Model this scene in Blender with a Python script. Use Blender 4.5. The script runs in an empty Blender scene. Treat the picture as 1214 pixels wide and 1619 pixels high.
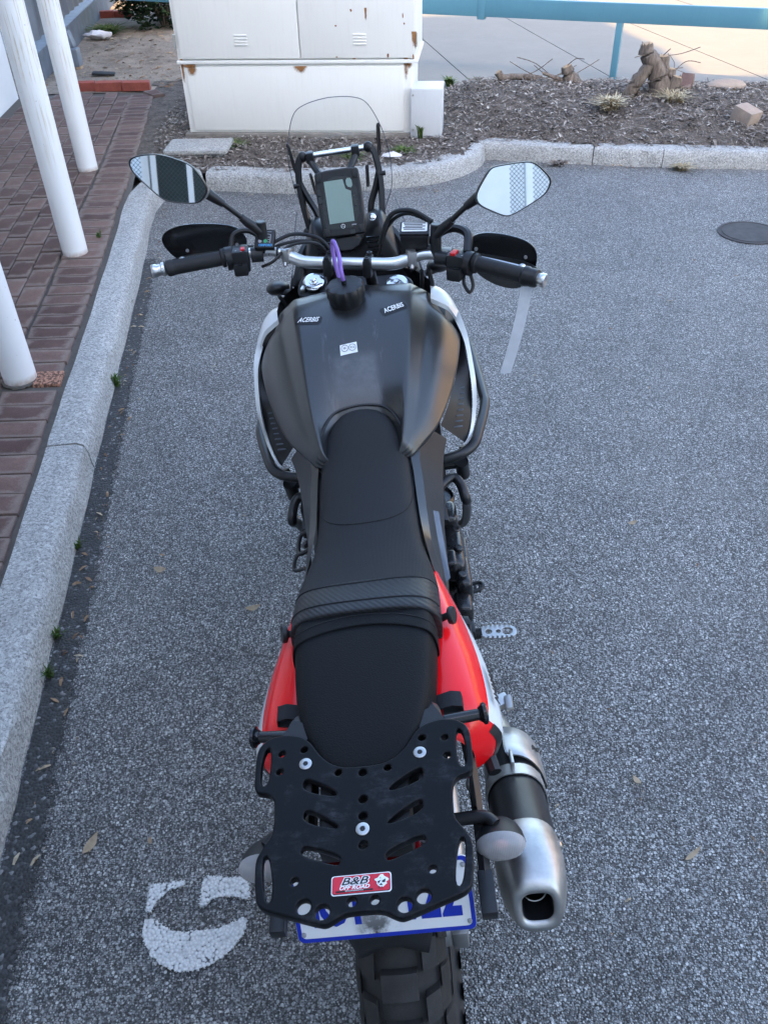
import bpy, bmesh, math, random
from mathutils import Vector, Matrix
from mathutils.bvhtree import BVHTree
random.seed(7)
R = math.radians
scene = bpy.context.scene
C = scene.collection

# ------------------------------------------------------------------ camera
PITCH, ROLL, CAM_H = R(39.03), R(-1.68), 1.863
fwd = Vector((0, math.cos(PITCH), -math.sin(PITCH)))
r0 = Vector((1, 0, 0)); u0 = r0.cross(fwd)
rgt = r0 * math.cos(ROLL) + u0 * math.sin(ROLL)
upv = -r0 * math.sin(ROLL) + u0 * math.cos(ROLL)
cam_data = bpy.data.cameras.new('camera')
cam = bpy.data.objects.new('camera', cam_data); C.objects.link(cam)
cam.matrix_world = Matrix(((rgt.x, upv.x, -fwd.x, 0), (rgt.y, upv.y, -fwd.y, 0), (rgt.z, upv.z, -fwd.z, CAM_H), (0, 0, 0, 1)))
cam_data.sensor_fit = 'VERTICAL'; cam_data.sensor_height = 36.0
cam_data.lens = 1300.0 / 1619.0 * 36.0
cam_data.clip_start = 0.02; cam_data.clip_end = 1000
scene.camera = cam

# ------------------------------------------------------------------ sky and sun
SUN_EL = R(34); SUN_AZ = R(6.8)          # light travels forward and a little to the left
world = bpy.data.worlds.new('World'); scene.world = world; world.use_nodes = True
wn = world.node_tree.nodes; wl = world.node_tree.links
sky = wn.new('ShaderNodeTexSky'); sky.sky_type = 'NISHITA'; sky.sun_disc = False
sky.sun_elevation = SUN_EL; sky.sun_rotation = R(180) - SUN_AZ
sky.air_density = 1.0; sky.dust_density = 2.2; sky.ozone_density = 0.35
wl.new(sky.outputs[0], wn['Background'].inputs[0]); wn['Background'].inputs[1].default_value = 0.15
sun_data = bpy.data.lights.new('sun', 'SUN'); sun_data.energy = 2.5; sun_data.angle = R(0.53)
sun_data.color = (1.0, 0.66, 0.28)
sun = bpy.data.objects.new('sun', sun_data); C.objects.link(sun)
sun.rotation_euler = (R(90) - SUN_EL, 0, SUN_AZ); sun.location = (2, -20, 15)
vs = scene.view_settings
vs.view_transform = 'Standard'; vs.look = 'None'; vs.exposure = 2.68; vs.gamma = 1.0; vs.use_curve_mapping = False
try:
    scene.cycles.use_denoising = True
    scene.cycles.max_bounces = 8; scene.cycles.transparent_max_bounces = 12
    scene.cycles.caustics_reflective = False; scene.cycles.caustics_refractive = False
except Exception:
    pass

# ------------------------------------------------------------------ helpers
def tag(o, label=None, cat=None, group=None, kind=None):
    if label: o['label'] = label
    if cat: o['category'] = cat
    if group: o['group'] = group
    if kind: o['kind'] = kind
    return o

def empty(name, loc=(0, 0, 0), rot=(0, 0, 0)):
    o = bpy.data.objects.new(name, None); C.objects.link(o)
    o.location = loc; o.rotation_euler = rot; o.empty_display_size = 0.1
    return o

def V(*a): return Vector(a)

def catmull(pts, n=6, closed=False):
    P = [Vector(p) for p in pts]; m = len(P); out = []
    rng = m if closed else m - 1
    for i in range(rng):
        if closed:
            a, b, c, d = P[(i - 1) % m], P[i], P[(i + 1) % m], P[(i + 2) % m]
        else:
            a, b, c, d = P[max(i - 1, 0)], P[i], P[i + 1], P[min(i + 2, m - 1)]
        for k in range(n):
            t = k / n
            out.append(0.5 * ((2 * b) + (c - a) * t + (2 * a - 5 * b + 4 * c - d) * t * t + (3 * b - a - 3 * c + d) * t ** 3))
    if not closed: out.append(P[-1].copy())
    return out

def chaikin(pts, n=2, k=0.25):
    P = [Vector(p) for p in pts]
    for _ in range(n):
        q = []
        for i in range(len(P)):
            a, b = P[i], P[(i + 1) % len(P)]
            q.append(a.lerp(b, k)); q.append(a.lerp(b, 1 - k))
        P = q
    return P

class MB:
    """collects shapes, links them as ONE mesh object"""
    def __init__(s): s.v = []; s.f = []; s.m = []
    def add(s, vs, fs, mi=0):
        o = len(s.v); s.v += [Vector(p) for p in vs]
        for f in fs: s.f.append([i + o for i in f]); s.m.append(mi)
        return s
    def addbm(s, bm, mi=0, M=None):
        bm.verts.index_update()
        vs = [(M @ v.co) if M else v.co.copy() for v in bm.verts]
        s.add(vs, [[v.index for v in f.verts] for f in bm.faces], mi); bm.free(); return s
    def addmesh(s, me, M=None, mi=0):
        vs = [(M @ v.co) if M else v.co.copy() for v in me.vertices]
        return s.add(vs, [list(p.vertices) for p in me.polygons], mi)
    def box(s, c, size, bev=0.0, mi=0, M=None, seg=2):
        bm = bmesh.new(); bmesh.ops.create_cube(bm, size=1)
        for v in bm.verts: v.co = Vector((v.co.x * size[0], v.co.y * size[1], v.co.z * size[2]))
        if bev > 0: bmesh.ops.bevel(bm, geom=bm.edges[:], offset=bev, segments=seg, profile=0.6, affect='EDGES')
        T = Matrix.Translation(Vector(c))
        return s.addbm(bm, mi, T @ M if M else T)
    def ring(s, c, ax, r, n, ref=None):
        ax = Vector(ax).normalized()
        if ref is None: ref = Vector((0, 0, 1)) if abs(ax.z) < .9 else Vector((0, 1, 0))
        e1 = ref.cross(ax).normalized(); e2 = ax.cross(e1)
        return [Vector(c) + (e1 * math.cos(2 * math.pi * i / n) + e2 * math.sin(2 * math.pi * i / n)) * r for i in range(n)]
    def loft(s, rings, mi=0, cap=(True, True), closed=True):
        n = len(rings[0]); vs = [p for r in rings for p in r]; fs = []
        for i in range(len(rings) - 1):
            for j in range(n if closed else n - 1):
                a = i * n + j; b = i * n + (j + 1) % n
                fs.append([a, b, b + n, a + n])
        if closed and cap[0]: fs.append(list(range(n))[::-1])
        if closed and cap[1]: fs.append([(len(rings) - 1) * n + j for j in range(n)])
        return s.add(vs, fs, mi)
    def cyl(s, p0, p1, r0, r1=None, n=20, mi=0, bev=0.0):
        p0 = Vector(p0); p1 = Vector(p1); r1 = r0 if r1 is None else r1; d = (p1 - p0).normalized()
        if bev:
            rs = [s.ring(p0, d, r0 - bev, n), s.ring(p0 + d * bev, d, r0, n), s.ring(p1 - d * bev, d, r1, n), s.ring(p1, d, r1 - bev, n)]
        else:
            rs = [s.ring(p0, d, r0, n), s.ring(p1, d, r1, n)]
        return s.loft(rs, mi)
    def lathe(s, o, ax, prof, n=24, mi=0, cap=(True, True)):
        ax = Vector(ax).normalized(); o = Vector(o)
        return s.loft([s.ring(o + ax * h, ax, max(r, 1e-4), n) for h, r in prof], mi, cap)
    def tube(s, pts, r, n=10, mi=0, sub=6, smooth=True, closed=False):
        P = catmull(pts, sub, closed) if smooth else [Vector(p) for p in pts]
        m = len(P); rings = []; prev = None
        for i in range(m):
            if closed: t = P[(i + 1) % m] - P[i - 1]
            else: t = P[min(i + 1, m - 1)] - P[max(i - 1, 0)]
            t.normalize()
            if prev is None:
                ref = Vector((0, 0, 1)) if abs(t.z) < .9 else Vector((1, 0, 0)); e1 = ref.cross(t).normalized()
            else: e1 = (prev - t * prev.dot(t)).normalized()
            prev = e1; e2 = t.cross(e1)
            rr = r[min(int(i / max(m - 1, 1) * len(r)), len(r) - 1)] if isinstance(r, (list, tuple)) else r
            rings.append([P[i] + (e1 * math.cos(2 * math.pi * k / n) + e2 * math.sin(2 * math.pi * k / n)) * rr for k in range(n)])
        if closed: rings.append(rings[0])
        return s.loft(rings, mi, cap=(not closed, not closed))
    def sphere(s, c, r, mi=0, seg=16, M=None, sc=(1, 1, 1)):
        bm = bmesh.new(); bmesh.ops.create_uvsphere(bm, u_segments=seg, v_segments=seg // 2 + 2, radius=1)
        T = Matrix.Translation(Vector(c)) @ (M or Matrix()) @ Matrix.Diagonal((r * sc[0], r * sc[1], r * sc[2], 1))
        return s.addbm(bm, mi, T)
    def build(s, name, mats, parent=None, smooth=True, ang=38, xf=None, mirror=False):
        me = bpy.data.meshes.new(name)
        vs = [xf(v) for v in s.v] if xf else s.v
        me.from_pydata([tuple(v) for v in vs], [], s.f)
        if not isinstance(mats, (list, tuple)): mats = [mats]
        for m in mats: me.materials.append(m)
        me.polygons.foreach_set('material_index', s.m)
        bm = bmesh.new(); bm.from_mesh(me); bmesh.ops.recalc_face_normals(bm, faces=bm.faces[:]); bm.to_mesh(me); bm.free()
        if smooth:
            me.polygons.foreach_set('use_smooth', [True] * len(me.polygons)); me.set_sharp_from_angle(angle=R(ang))
        me.update()
        o = bpy.data.objects.new(name, me); C.objects.link(o)
        if parent: o.parent = parent
        return o

def eval_mesh(data):
    """curve or text data -> mesh (temporary object)"""
    ob = bpy.data.objects.new('tmp', data); C.objects.link(ob)
    dg = bpy.context.evaluated_depsgraph_get()
    me = bpy.data.meshes.new_from_object(ob.evaluated_get(dg))
    bpy.data.objects.remove(ob); return me

def poly2d(splines, thick, bevel=0.0, bres=2):
    cu = bpy.data.curves.new('outline', 'CURVE'); cu.dimensions = '2D'; cu.fill_mode = 'BOTH'
    for pts in splines:
        sp = cu.splines.new('POLY'); sp.points.add(len(pts) - 1)
        for i, p in enumerate(pts): sp.points[i].co = (p[0], p[1], 0, 1)
        sp.use_cyclic_u = True
    cu.extrude = max(thick / 2 - bevel, 0); cu.bevel_depth = bevel; cu.bevel_resolution = bres; cu.offset = -bevel
    return eval_mesh(cu)

def text_mesh(body, size, thick=0.0004, shear=0.0, bold=0.0, spacing=1.0, align='CENTER'):
    cu = bpy.data.curves.new('lettering', 'FONT'); cu.body = body; cu.size = size; cu.extrude = thick
    cu.shear = shear; cu.offset = bold; cu.space_character = spacing; cu.align_x = align; cu.align_y = 'CENTER'
    cu.resolution_u = 3
    return eval_mesh(cu)

def basis(o, ex, ey):
    ex = Vector(ex).normalized(); ey = Vector(ey); ey = (ey - ex * ey.dot(ex)).normalized(); ez = ex.cross(ey); o = Vector(o)
    return Matrix(((ex.x, ey.x, ez.x, o.x), (ex.y, ey.y, ez.y, o.y), (ex.z, ey.z, ez.z, o.z), (0, 0, 0, 1)))

def circ(x, y, r, n=16, ry=None):
    ry = r if ry is None else ry
    return [(x + r * math.cos(2 * math.pi * i / n), y + ry * math.sin(2 * math.pi * i / n)) for i in range(n)]

# ------------------------------------------------------------------ materials
class NT:
    def __init__(s, name):
        s.m = bpy.data.materials.new(name); s.m.use_nodes = True; s.t = s.m.node_tree; s.n = s.t.nodes; s.l = s.t.links
        s.b = s.n['Principled BSDF']; s.out = s.n['Material Output']; s.tc = None
    def new(s, t, **k):
        o = s.n.new('ShaderNode' + t)
        for a, v in k.items(): setattr(o, a, v)
        return o
    def coord(s, kind='Object', scale=None):
        if not s.tc: s.tc = s.new('TexCoord')
        if scale is None: return s.tc.outputs[kind]
        mp = s.new('Mapping'); mp.inputs['Scale'].default_value = scale; s.l.new(s.tc.outputs[kind], mp.inputs['Vector'])
        return mp.outputs[0]
    def noise(s, scale, detail=4, rough=.6, vec=None, dist=0):
        o = s.new('TexNoise'); o.inputs['Scale'].default_value = scale; o.inputs['Detail'].default_value = detail
        o.inputs['Roughness'].default_value = rough; o.inputs['Distortion'].default_value = dist
        s.l.new(vec if vec else s.coord(), o.inputs['Vector']); return o.outputs['Fac']
    def voro(s, scale, feat='F1', vec=None, rnd=1.0):
        o = s.new('TexVoronoi'); o.feature = feat; o.inputs['Scale'].default_value = scale; o.inputs['Randomness'].default_value = rnd
        s.l.new(vec if vec else s.coord(), o.inputs['Vector']); return o
    def ramp(s, fac, stops, interp='LINEAR'):
        o = s.new('ValToRGB'); o.color_ramp.interpolation = interp; e = o.color_ramp.elements
        while len(e) < len(stops): e.new(.5)
        for i, (p, c) in enumerate(stops):
            e[i].position = p; e[i].color = (c, c, c, 1) if isinstance(c, (int, float)) else (*c, 1)
        s.l.new(fac, o.inputs[0]); return o.outputs[0]
    def mix(s, fac, a, b, mode='MIX'):
        o = s.new('Mix'); o.data_type = 'RGBA'; o.blend_type = mode
        for inp, v in ((o.inputs[0], fac), (o.inputs[6], a), (o.inputs[7], b)):
            if isinstance(v, (int, float)): inp.default_value = v
            elif isinstance(v, tuple): inp.default_value = (*v, 1)
            else: s.l.new(v, inp)
        return o.outputs[2]
    def math(s, op, a, b=0.0, c=None, clamp=False):
        o = s.new('Math'); o.operation = op; o.use_clamp = clamp
        for i, v in enumerate((a, b, c)):
            if v is None: continue
            if isinstance(v, (int, float)): o.inputs[i].default_value = v
            else: s.l.new(v, o.inputs[i])
        return o.outputs[0]
    def sep(s, vec=None):
        o = s.new('SeparateXYZ'); s.l.new(vec if vec else s.coord(), o.inputs[0]); return o.outputs
    def set(s, **k):
        for a, v in k.items():
            i = s.b.inputs[a.replace('_', ' ')]
            if isinstance(v, (int, float)): i.default_value = v
            elif isinstance(v, tuple): i.default_value = (*v, 1) if len(v) == 3 else v
            else: s.l.new(v, i)
        return s
    def bump(s, h, strength=.3, dist=.002):
        o = s.new('Bump'); o.inputs['Strength'].default_value = strength; o.inputs['Distance'].default_value = dist
        s.l.new(h, o.inputs['Height']); s.l.new(o.outputs[0], s.b.inputs['Normal']); return s

def simple(name, col, rough=.5, metal=0.0, var=.12, nscale=30, bump=0.0, bscale=200, coat=0.0, spec=.42):
    t = NT(name)
    f = t.noise(nscale, 5)
    c = t.mix(t.ramp(f, [(.3, 0), (.7, 1)]), tuple(x * (1 - var) for x in col), tuple(min(x * (1 + var), 1) for x in col))
    t.set(Base_Color=c, Metallic=metal, Specular_IOR_Level=spec, Coat_Weight=coat)
    t.set(Roughness=t.math('MULTIPLY_ADD', f, .16, rough - .08))
    if bump: t.bump(t.noise(bscale, 3), bump, .001)
    return t.m

M = {}
# asphalt: pale chips in a dark binder, crevice shade painted into the gaps
t = NT('asphalt')
wob = t.noise(6, 3, .6)
v = t.voro(125); v2 = t.voro(215); v3 = t.voro(330)
def chan(vn, k):
    o = t.new('SeparateColor'); t.l.new(vn.outputs['Color'], o.inputs[0]); return o.outputs[k]
stops = [(0, (.022, .0225, .023)), (.20, (.055, .056, .057)), (.38, (.17, .173, .174)), (.62, (.30, .303, .30)), (.88, (.44, .44, .43)), (1, (.66, .655, .635))]
cA = t.ramp(chan(v, 0), stops); cB = t.ramp(chan(v2, 1), stops); cC = t.ramp(chan(v3, 2), [(0, .015), (.5, .04), (.8, .12), (1, .3)])
base = t.mix(t.ramp(v2.outputs['Distance'], [(.34, 0), (.58, 1)]), cB, cC)
pick = t.ramp(chan(v, 1), [(.40, 0), (.46, 1)])
base = t.mix(t.math('MULTIPLY', pick, t.ramp(v.outputs['Distance'], [(.36, 1), (.52, 0)])), base, cA)
big = t.noise(.55, 6, .7); mid = t.noise(5, 5, .7)
c = t.mix(1.0, base, t.ramp(big, [(.30, (.74, .745, .755)), (.5, (1.0, 1.0, 1.0)), (.7, (1.22, 1.21, 1.19))]), 'MULTIPLY')
c = t.mix(1.0, c, t.ramp(mid, [(.28, .78), (.5, 1.0), (.75, 1.16)]), 'MULTIPLY')
stain = t.ramp(t.noise(2.6, 5, .75, None, .8), [(.62, 0), (.74, .6)])
c = t.mix(stain, c, t.mix(1.0, c, (.45, .45, .46), 'MULTIPLY'))
dust = t.ramp(t.noise(1.3, 4, .6), [(.5, 0), (.8, .22)])
c = t.mix(dust, c, (.30, .285, .26))
t.set(Base_Color=c, Roughness=.6, Specular_IOR_Level=.6)
h = t.math('SUBTRACT', t.math('MULTIPLY', chan(v2, 0), .5), v2.outputs['Distance'])
t.bump(h, 1.0, .005); M['asphalt'] = t.m

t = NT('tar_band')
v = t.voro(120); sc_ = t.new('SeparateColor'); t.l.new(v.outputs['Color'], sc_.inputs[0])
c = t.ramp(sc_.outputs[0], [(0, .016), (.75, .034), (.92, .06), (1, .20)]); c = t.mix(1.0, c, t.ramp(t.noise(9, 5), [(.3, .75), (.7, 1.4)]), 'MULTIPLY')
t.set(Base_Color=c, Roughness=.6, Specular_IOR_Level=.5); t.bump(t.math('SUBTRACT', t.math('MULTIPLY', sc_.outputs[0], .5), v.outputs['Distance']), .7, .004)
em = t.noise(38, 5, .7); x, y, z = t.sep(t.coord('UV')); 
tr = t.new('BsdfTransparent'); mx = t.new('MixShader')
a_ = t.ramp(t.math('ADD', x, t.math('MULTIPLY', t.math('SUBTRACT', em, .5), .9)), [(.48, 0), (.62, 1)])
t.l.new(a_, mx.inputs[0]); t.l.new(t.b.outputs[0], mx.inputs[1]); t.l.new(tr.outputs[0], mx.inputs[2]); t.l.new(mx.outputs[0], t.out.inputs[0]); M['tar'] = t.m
# worn white marking: paint that has gone from the hollows of the asphalt
t = NT('marking_paint')
v = t.voro(150); n = t.noise(60, 6, .75); n2 = t.noise(13, 4, .7)
ho = t.math('ADD', t.math('MULTIPLY', v.outputs['Distance'], .35), t.math('ADD', t.math('MULTIPLY', n, .5), t.math('MULTIPLY', n2, .25)))
wear = t.ramp(ho, [(.64, 0), (.71, 1)])
sh_ = t.ramp(v.outputs['Distance'], [(.2, 1.0), (.75, .68)])
t.set(Base_Color=t.mix(wear, t.mix(1.0, t.mix(n2, (.66, .66, .65), (.86, .86, .85)), sh_, 'MULTIPLY'), (.07, .071, .073)), Roughness=.75)
t.bump(t.math('SUBTRACT', 1.0, v.outputs['Distance']), .9, .005); M['paint'] = t.m

t = NT('kerb_concrete')
n = t.noise(6, 6, .7); v = t.voro(300); s_ = t.new('SeparateColor'); t.l.new(v.outputs['Color'], s_.inputs[0])
c = t.mix(t.ramp(s_.outputs[0], [(0, 0), (.8, .25), (1, 1)]), t.mix(n, (.31, .313, .305), (.47, .47, .455)), (.46, .46, .45))
c = t.mix(t.ramp(s_.outputs[1], [(.70, 0), (.95, .6)]), c, (.12, .12, .12))
c = t.mix(t.ramp(t.noise(2.3, 6, .75), [(.5, 0), (.8, .5)]), c, (.13, .125, .11))
v4 = t.voro(140); s4 = t.new('SeparateColor'); t.l.new(v4.outputs['Color'], s4.inputs[0])
c = t.mix(1.0, c, t.ramp(s4.outputs[0], [(0, .62), (.35, .92), (.75, 1.06), (1, 1.32)]), 'MULTIPLY')
c = t.mix(t.ramp(t.noise(11, 6, .8), [(.62, 0), (.70, .55)]), c, (.10, .097, .09))
t.set(Base_Color=c, Roughness=.9, Specular_IOR_Level=.25); t.bump(t.math('ADD', n, t.math('MULTIPLY', s4.outputs[0], .5)), .9, .008); M['kerb'] = t.m

t = NT('slab_concrete')
n = t.noise(2.2, 7, .7); st = t.noise(30, 3, .6, t.coord('Object', (.25, 6, 1)))
c = t.mix(n, (.18, .168, .150), (.24, .225, .20)); c = t.mix(1.0, c, t.ramp(st, [(.3, .9), (.7, 1.08)]), 'MULTIPLY')
t.set(Base_Color=c, Roughness=.85, Specular_IOR_Level=.3); t.bump(st, .3, .003); M['slab'] = t.m

def brickmat(name, cA, cB, edge):
    t = NT(name); oi = t.new('ObjectInfo'); rnd = oi.outputs['Random']
    add = t.new('VectorMath'); add.operation = 'ADD'; t.l.new(t.coord(), add.inputs[0])
    cmb = t.new('CombineXYZ'); t.l.new(t.math('MULTIPLY', rnd, 37.0), cmb.inputs[0]); t.l.new(t.math('MULTIPLY', rnd, 11.0), cmb.inputs[1]); t.l.new(cmb.outputs[0], add.inputs[1])
    n = t.noise(14, 6, .7, add.outputs[0]); fine = t.noise(220, 3, .6, add.outputs[0])
    c = t.mix(rnd, cA, cB)
    gx = t.math('ABSOLUTE', t.sep(t.coord('Generated'))[0], 0); 
    x, y, z = t.sep(t.coord('Generated'))
    ex = t.math('ABSOLUTE', t.math('SUBTRACT', x, .5)); ey = t.math('ABSOLUTE', t.math('SUBTRACT', y, .5))
    e = t.math('MAXIMUM', ex, ey)
    e = t.math('ADD', e, t.math('MULTIPLY', t.math('SUBTRACT', n, .5), .30))
    c = t.mix(t.ramp(e, [(.30, 0), (.42, .9), (.5, .35)]), c, edge)
    c = t.mix(1.0, c, t.ramp(n, [(.25, .78), (.75, 1.2)]), 'MULTIPLY')
    c = t.mix(1.0, c, t.ramp(fine, [(.3, .85), (.7, 1.15)]), 'MULTIPLY')
    t.set(Base_Color=c, Roughness=.88, Specular_IOR_Level=.25); t.bump(t.math('ADD', fine, n), .4, .003); return t.m
M['brick'] = brickmat('paver_brick', (.088, .052, .046), (.175, .112, .094), (.20, .158, .138))
M['red_brick'] = brickmat('red_brick', (.30, .075, .055), (.36, .10, .07), (.30, .09, .07))
M['terracotta'] = brickmat('terracotta', (.33, .15, .09), (.38, .19, .12), (.44, .28, .19))
t = NT('terracotta_pitted'); n = t.noise(75, 3, .6)
t.set(Base_Color=t.mix(t.ramp(n, [(.46, 0), (.54, 1)]), (.10, .05, .035), (.40, .20, .13)), Roughness=.9); t.bump(n, .6, .004); M['pitted'] = t.m

t = NT('joint_sand'); n = t.noise(40, 5, .7)
t.set(Base_Color=t.mix(n, (.06, .052, .046), (.14, .125, .11)), Roughness=.95); t.bump(n, .5, .006); M['sand'] = t.m
t = NT('soil'); n = t.noise(3, 8, .75); f = t.noise(60, 5, .7)
c = t.mix(t.ramp(n, [(.35, 0), (.65, 1)]), (.20, .165, .135), (.40, .335, .27)); c = t.mix(1.0, c, t.ramp(f, [(.25, .6), (.75, 1.3)]), 'MULTIPLY')
t.set(Base_Color=c, Roughness=.95, Specular_IOR_Level=.15); t.bump(t.math('ADD', n, f), .8, .02); M['soil'] = t.m
t = NT('mulch_soil'); n = t.noise(9, 8, .75); f = t.noise(70, 5, .75)
c = t.mix(t.ramp(n, [(.35, 0), (.65, 1)]), (.10, .084, .073), (.24, .205, .178)); c = t.mix(1.0, c, t.ramp(f, [(.3, .5), (.75, 1.5)]), 'MULTIPLY')
t.set(Base_Color=c, Roughness=.95, Specular_IOR_Level=.15); t.bump(t.math('ADD', n, f), .9, .03); M['mulch_soil'] = t.m
def chipmat(name, stops, scale=18):
    t = NT(name); v = t.voro(scale); s_ = t.new('SeparateColor'); t.l.new(v.outputs['Color'], s_.inputs[0])
    c = t.mix(1.0, t.ramp(s_.outputs[0], stops), t.ramp(t.noise(60, 3), [(.3, .75), (.7, 1.2)]), 'MULTIPLY')
    t.set(Base_Color=c, Roughness=.9, Specular_IOR_Level=.2); return t.m
M['chips'] = chipmat('mulch_chips', [(0, (.075, .062, .054)), (.4, (.16, .138, .122)), (.75, (.27, .24, .215)), (1, (.45, .42, .38))], 34)
M['dry_leaf'] = chipmat('dry_leaf', [(0, (.16, .085, .05)), (.5, (.28, .19, .12)), (1, (.42, .36, .26))], 9)
M['dry_grass'] = chipmat('dry_grass', [(0, (.25, .2, .13)), (.5, (.38, .32, .21)), (1, (.52, .47, .34))], 30)
M['weed'] = chipmat('weed_green', [(0, (.035, .075, .018)), (.5, (.07, .12, .03)), (1, (.16, .19, .07))], 40)
M['bush'] = chipmat('bush_leaf', [(0, (.008, .022, .012)), (.6, (.018, .040, .020)), (1, (.05, .075, .03))], 9)
t = NT('bark'); n = t.noise(14, 6, .7, t.coord('Object', (4, 4, .8)))
t.set(Base_Color=t.mix(t.ramp(n, [(.3, 0), (.7, 1)]), (.06, .045, .037), (.25, .205, .17)), Roughness=.92); t.bump(n, .9, .015); M['bark'] = t.m
M['cut_wood'] = simple('cut_wood', (.33, .235, .15), .9, 0, .25, 20)

# painted things
t = NT('pole_paint'); n = t.noise(5, 5, .6); x, y, z = t.sep()
st = t.noise(9, 4, .7, t.coord('Object', (9, 9, .35)))
drip = t.math('MULTIPLY', t.ramp(st, [(.52, 0), (.66, 1)]), t.ramp(z, [(.35, 0), (.9, .85)]))
foot = t.math('MULTIPLY', t.ramp(z, [(.0, .9), (.035, 0)]), t.ramp(t.noise(30, 4), [(.35, .3), (.6, 1)]))
spk = t.ramp(t.noise(48, 2), [(.72, 0), (.76, .7)])
c = t.mix(drip, t.mix(n, (.74, .75, .75), (.82, .83, .83)), (.48, .40, .22))
c = t.mix(foot, c, (.30, .17, .08)); c = t.mix(spk, c, (.25, .23, .2))
t.set(Base_Color=c, Roughness=.42, Specular_IOR_Level=.45); M['pole'] = t.m

def rustpaint(name, colA, colB, rust_level=.64, edge=None, rough=.5):
    t = NT(name); n = t.noise(2.0, 6, .65); r_ = t.noise(7, 8, .8)
    c = t.mix(n, colA, colB)
    streak = t.noise(5, 4, .65, t.coord('Object', (12, 12, .9)))
    c = t.mix(t.ramp(streak, [(.5, 0), (.85, .22)]), c, tuple(x * .78 for x in colA))
    c = t.mix(t.ramp(r_, [(rust_level, 0), (rust_level + .04, .9)]), c, (.17, .075, .03))
    t.set(Base_Color=c, Roughness=rough, Specular_IOR_Level=.4); t.bump(r_, .08, .004); return t.m
M['cabinet'] = rustpaint('cabinet_paint', (.70, .705, .67), (.78, .785, .765), .80)
M['blue'] = rustpaint('blue_rail_paint', (.065, .185, .26), (.10, .255, .335), .72)
M['galv'] = rustpaint('galvanised_sheet', (.50, .52, .54), (.60, .62, .64), .9, rough=.45)
t = NT('rust'); n = t.noise(20, 6, .75)
t.set(Base_Color=t.mix(n, (.06, .03, .018), (.40, .17, .06)), Roughness=.95); M['rust'] = t.m
t = NT('rust_stain'); n = t.noise(16, 6, .75); x, y, z = t.sep(t.coord('Generated'))
ex = t.math('MULTIPLY', t.math('ABSOLUTE', t.math('SUBTRACT', x, .5)), 2.0)
a = t.math('SUBTRACT', t.math('MULTIPLY', t.math('SUBTRACT', 1.0, ex), t.ramp(z, [(0, 0), (1, 1)])), t.math('MULTIPLY', t.math('SUBTRACT', n, .35), .8))
tr = t.new('BsdfTransparent'); mx = t.new('MixShader'); t.l.new(t.ramp(a, [(.02, 0), (.35, .9)]), mx.inputs[0]); t.l.new(tr.outputs[0], mx.inputs[1]); t.l.new(t.b.outputs[0], mx.inputs[2]); t.l.new(mx.outputs[0], t.out.inputs[0])
t.set(Base_Color=t.mix(n, (.12, .05, .02), (.45, .21, .07)), Roughness=.95); M['rust_stain'] = t.m
M['render_white'] = simple('white_render', (.72, .735, .74), .8, 0, .06, 3, .2, 60)
M['corrugated'] = simple('grey_sheet', (.17, .19, .215), .5, .2, .2, 4)
M['base_grey'] = simple('grey_base', (.115, .135, .165), .7, 0, .25, 8)
M['pvc_grey'] = simple('grey_pipe', (.17, .195, .23), .45, 0, .15, 10)
M['roof_sheet'] = simple('verandah_sheet', (.62, .64, .66), .6, 0, .1, 4)
M['window_dark'] = simple('window_glass', (.02, .025, .03), .08, 0, .1, 3)
M['old_brick'] = brickmat('old_brick', (.26, .20, .165), (.32, .25, .20), (.30, .25, .21))
M['shade_cloth'] = simple('green_shade_cloth', (.05, .065, .06), .85, 0, .2, 12)
M['tan_wall'] = simple('tan_render', (.44, .36, .28), .85, 0, .12, 3)
M['steel_white'] = simple('white_steel', (.75, .76, .77), .4, 0, .05, 8)
M['wire'] = simple('galvanised_wire', (.10, .12, .12), .5, .6, .1, 10)
M['castiron'] = simple('cast_iron', (.055, .052, .052), .75, .2, .35, 20, .6, 120)
M['plinth'] = simple('plinth_concrete', (.20, .185, .165), .92, 0, .25, 10, .5, 80)
M['rag'] = simple('white_rag', (.66, .64, .66), .9, 0, .1, 14)
M['black_scrap'] = simple('black_scrap', (.02, .02, .021), .6, 0, .2, 14)
# motorcycle
t = NT('tank_plastic'); n = t.noise(26, 6, .7); x, y, z = t.sep()
fine = t.noise(520, 2, .5)
scr = t.noise(16, 5, .75, t.coord('Object', (5.0, .9, 1)))
zone = t.math('MULTIPLY', t.ramp(t.math('ABSOLUTE', x), [(.038, 1), (.052, 0)]), t.math('MULTIPLY', t.ramp(y, [(.80, .4), (.83, 1), (.885, 1), (.905, 0)]), 1.0))
haze_ = t.math('MULTIPLY', zone, t.ramp(n, [(.35, .25), (.65, 1)]))
scuff = t.math('MULTIPLY', t.ramp(t.math('ABSOLUTE', x), [(.03, .15), (.055, .8), (.075, 0)]), t.ramp(scr, [(.56, 0), (.66, 1)]))
scuff = t.math('MULTIPLY', scuff, t.ramp(y, [(.86, .5), (.95, 1), (1.06, .6)]))
w = t.math('ADD', t.math('MULTIPLY', haze_, .62), t.math('MULTIPLY', scuff, .85), clamp=True)
c = t.mix(w, t.mix(n, (.0085, .0088, .0093), (.0125, .013, .0135)), (.095, .10, .108))
t.set(Base_Color=c, Roughness=t.math('ADD', t.math('MULTIPLY', w, .2), t.math('MULTIPLY_ADD', n, .12, .25)), Specular_IOR_Level=.8)
t.bump(fine, .06, .0006); M['tank'] = t.m

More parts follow.
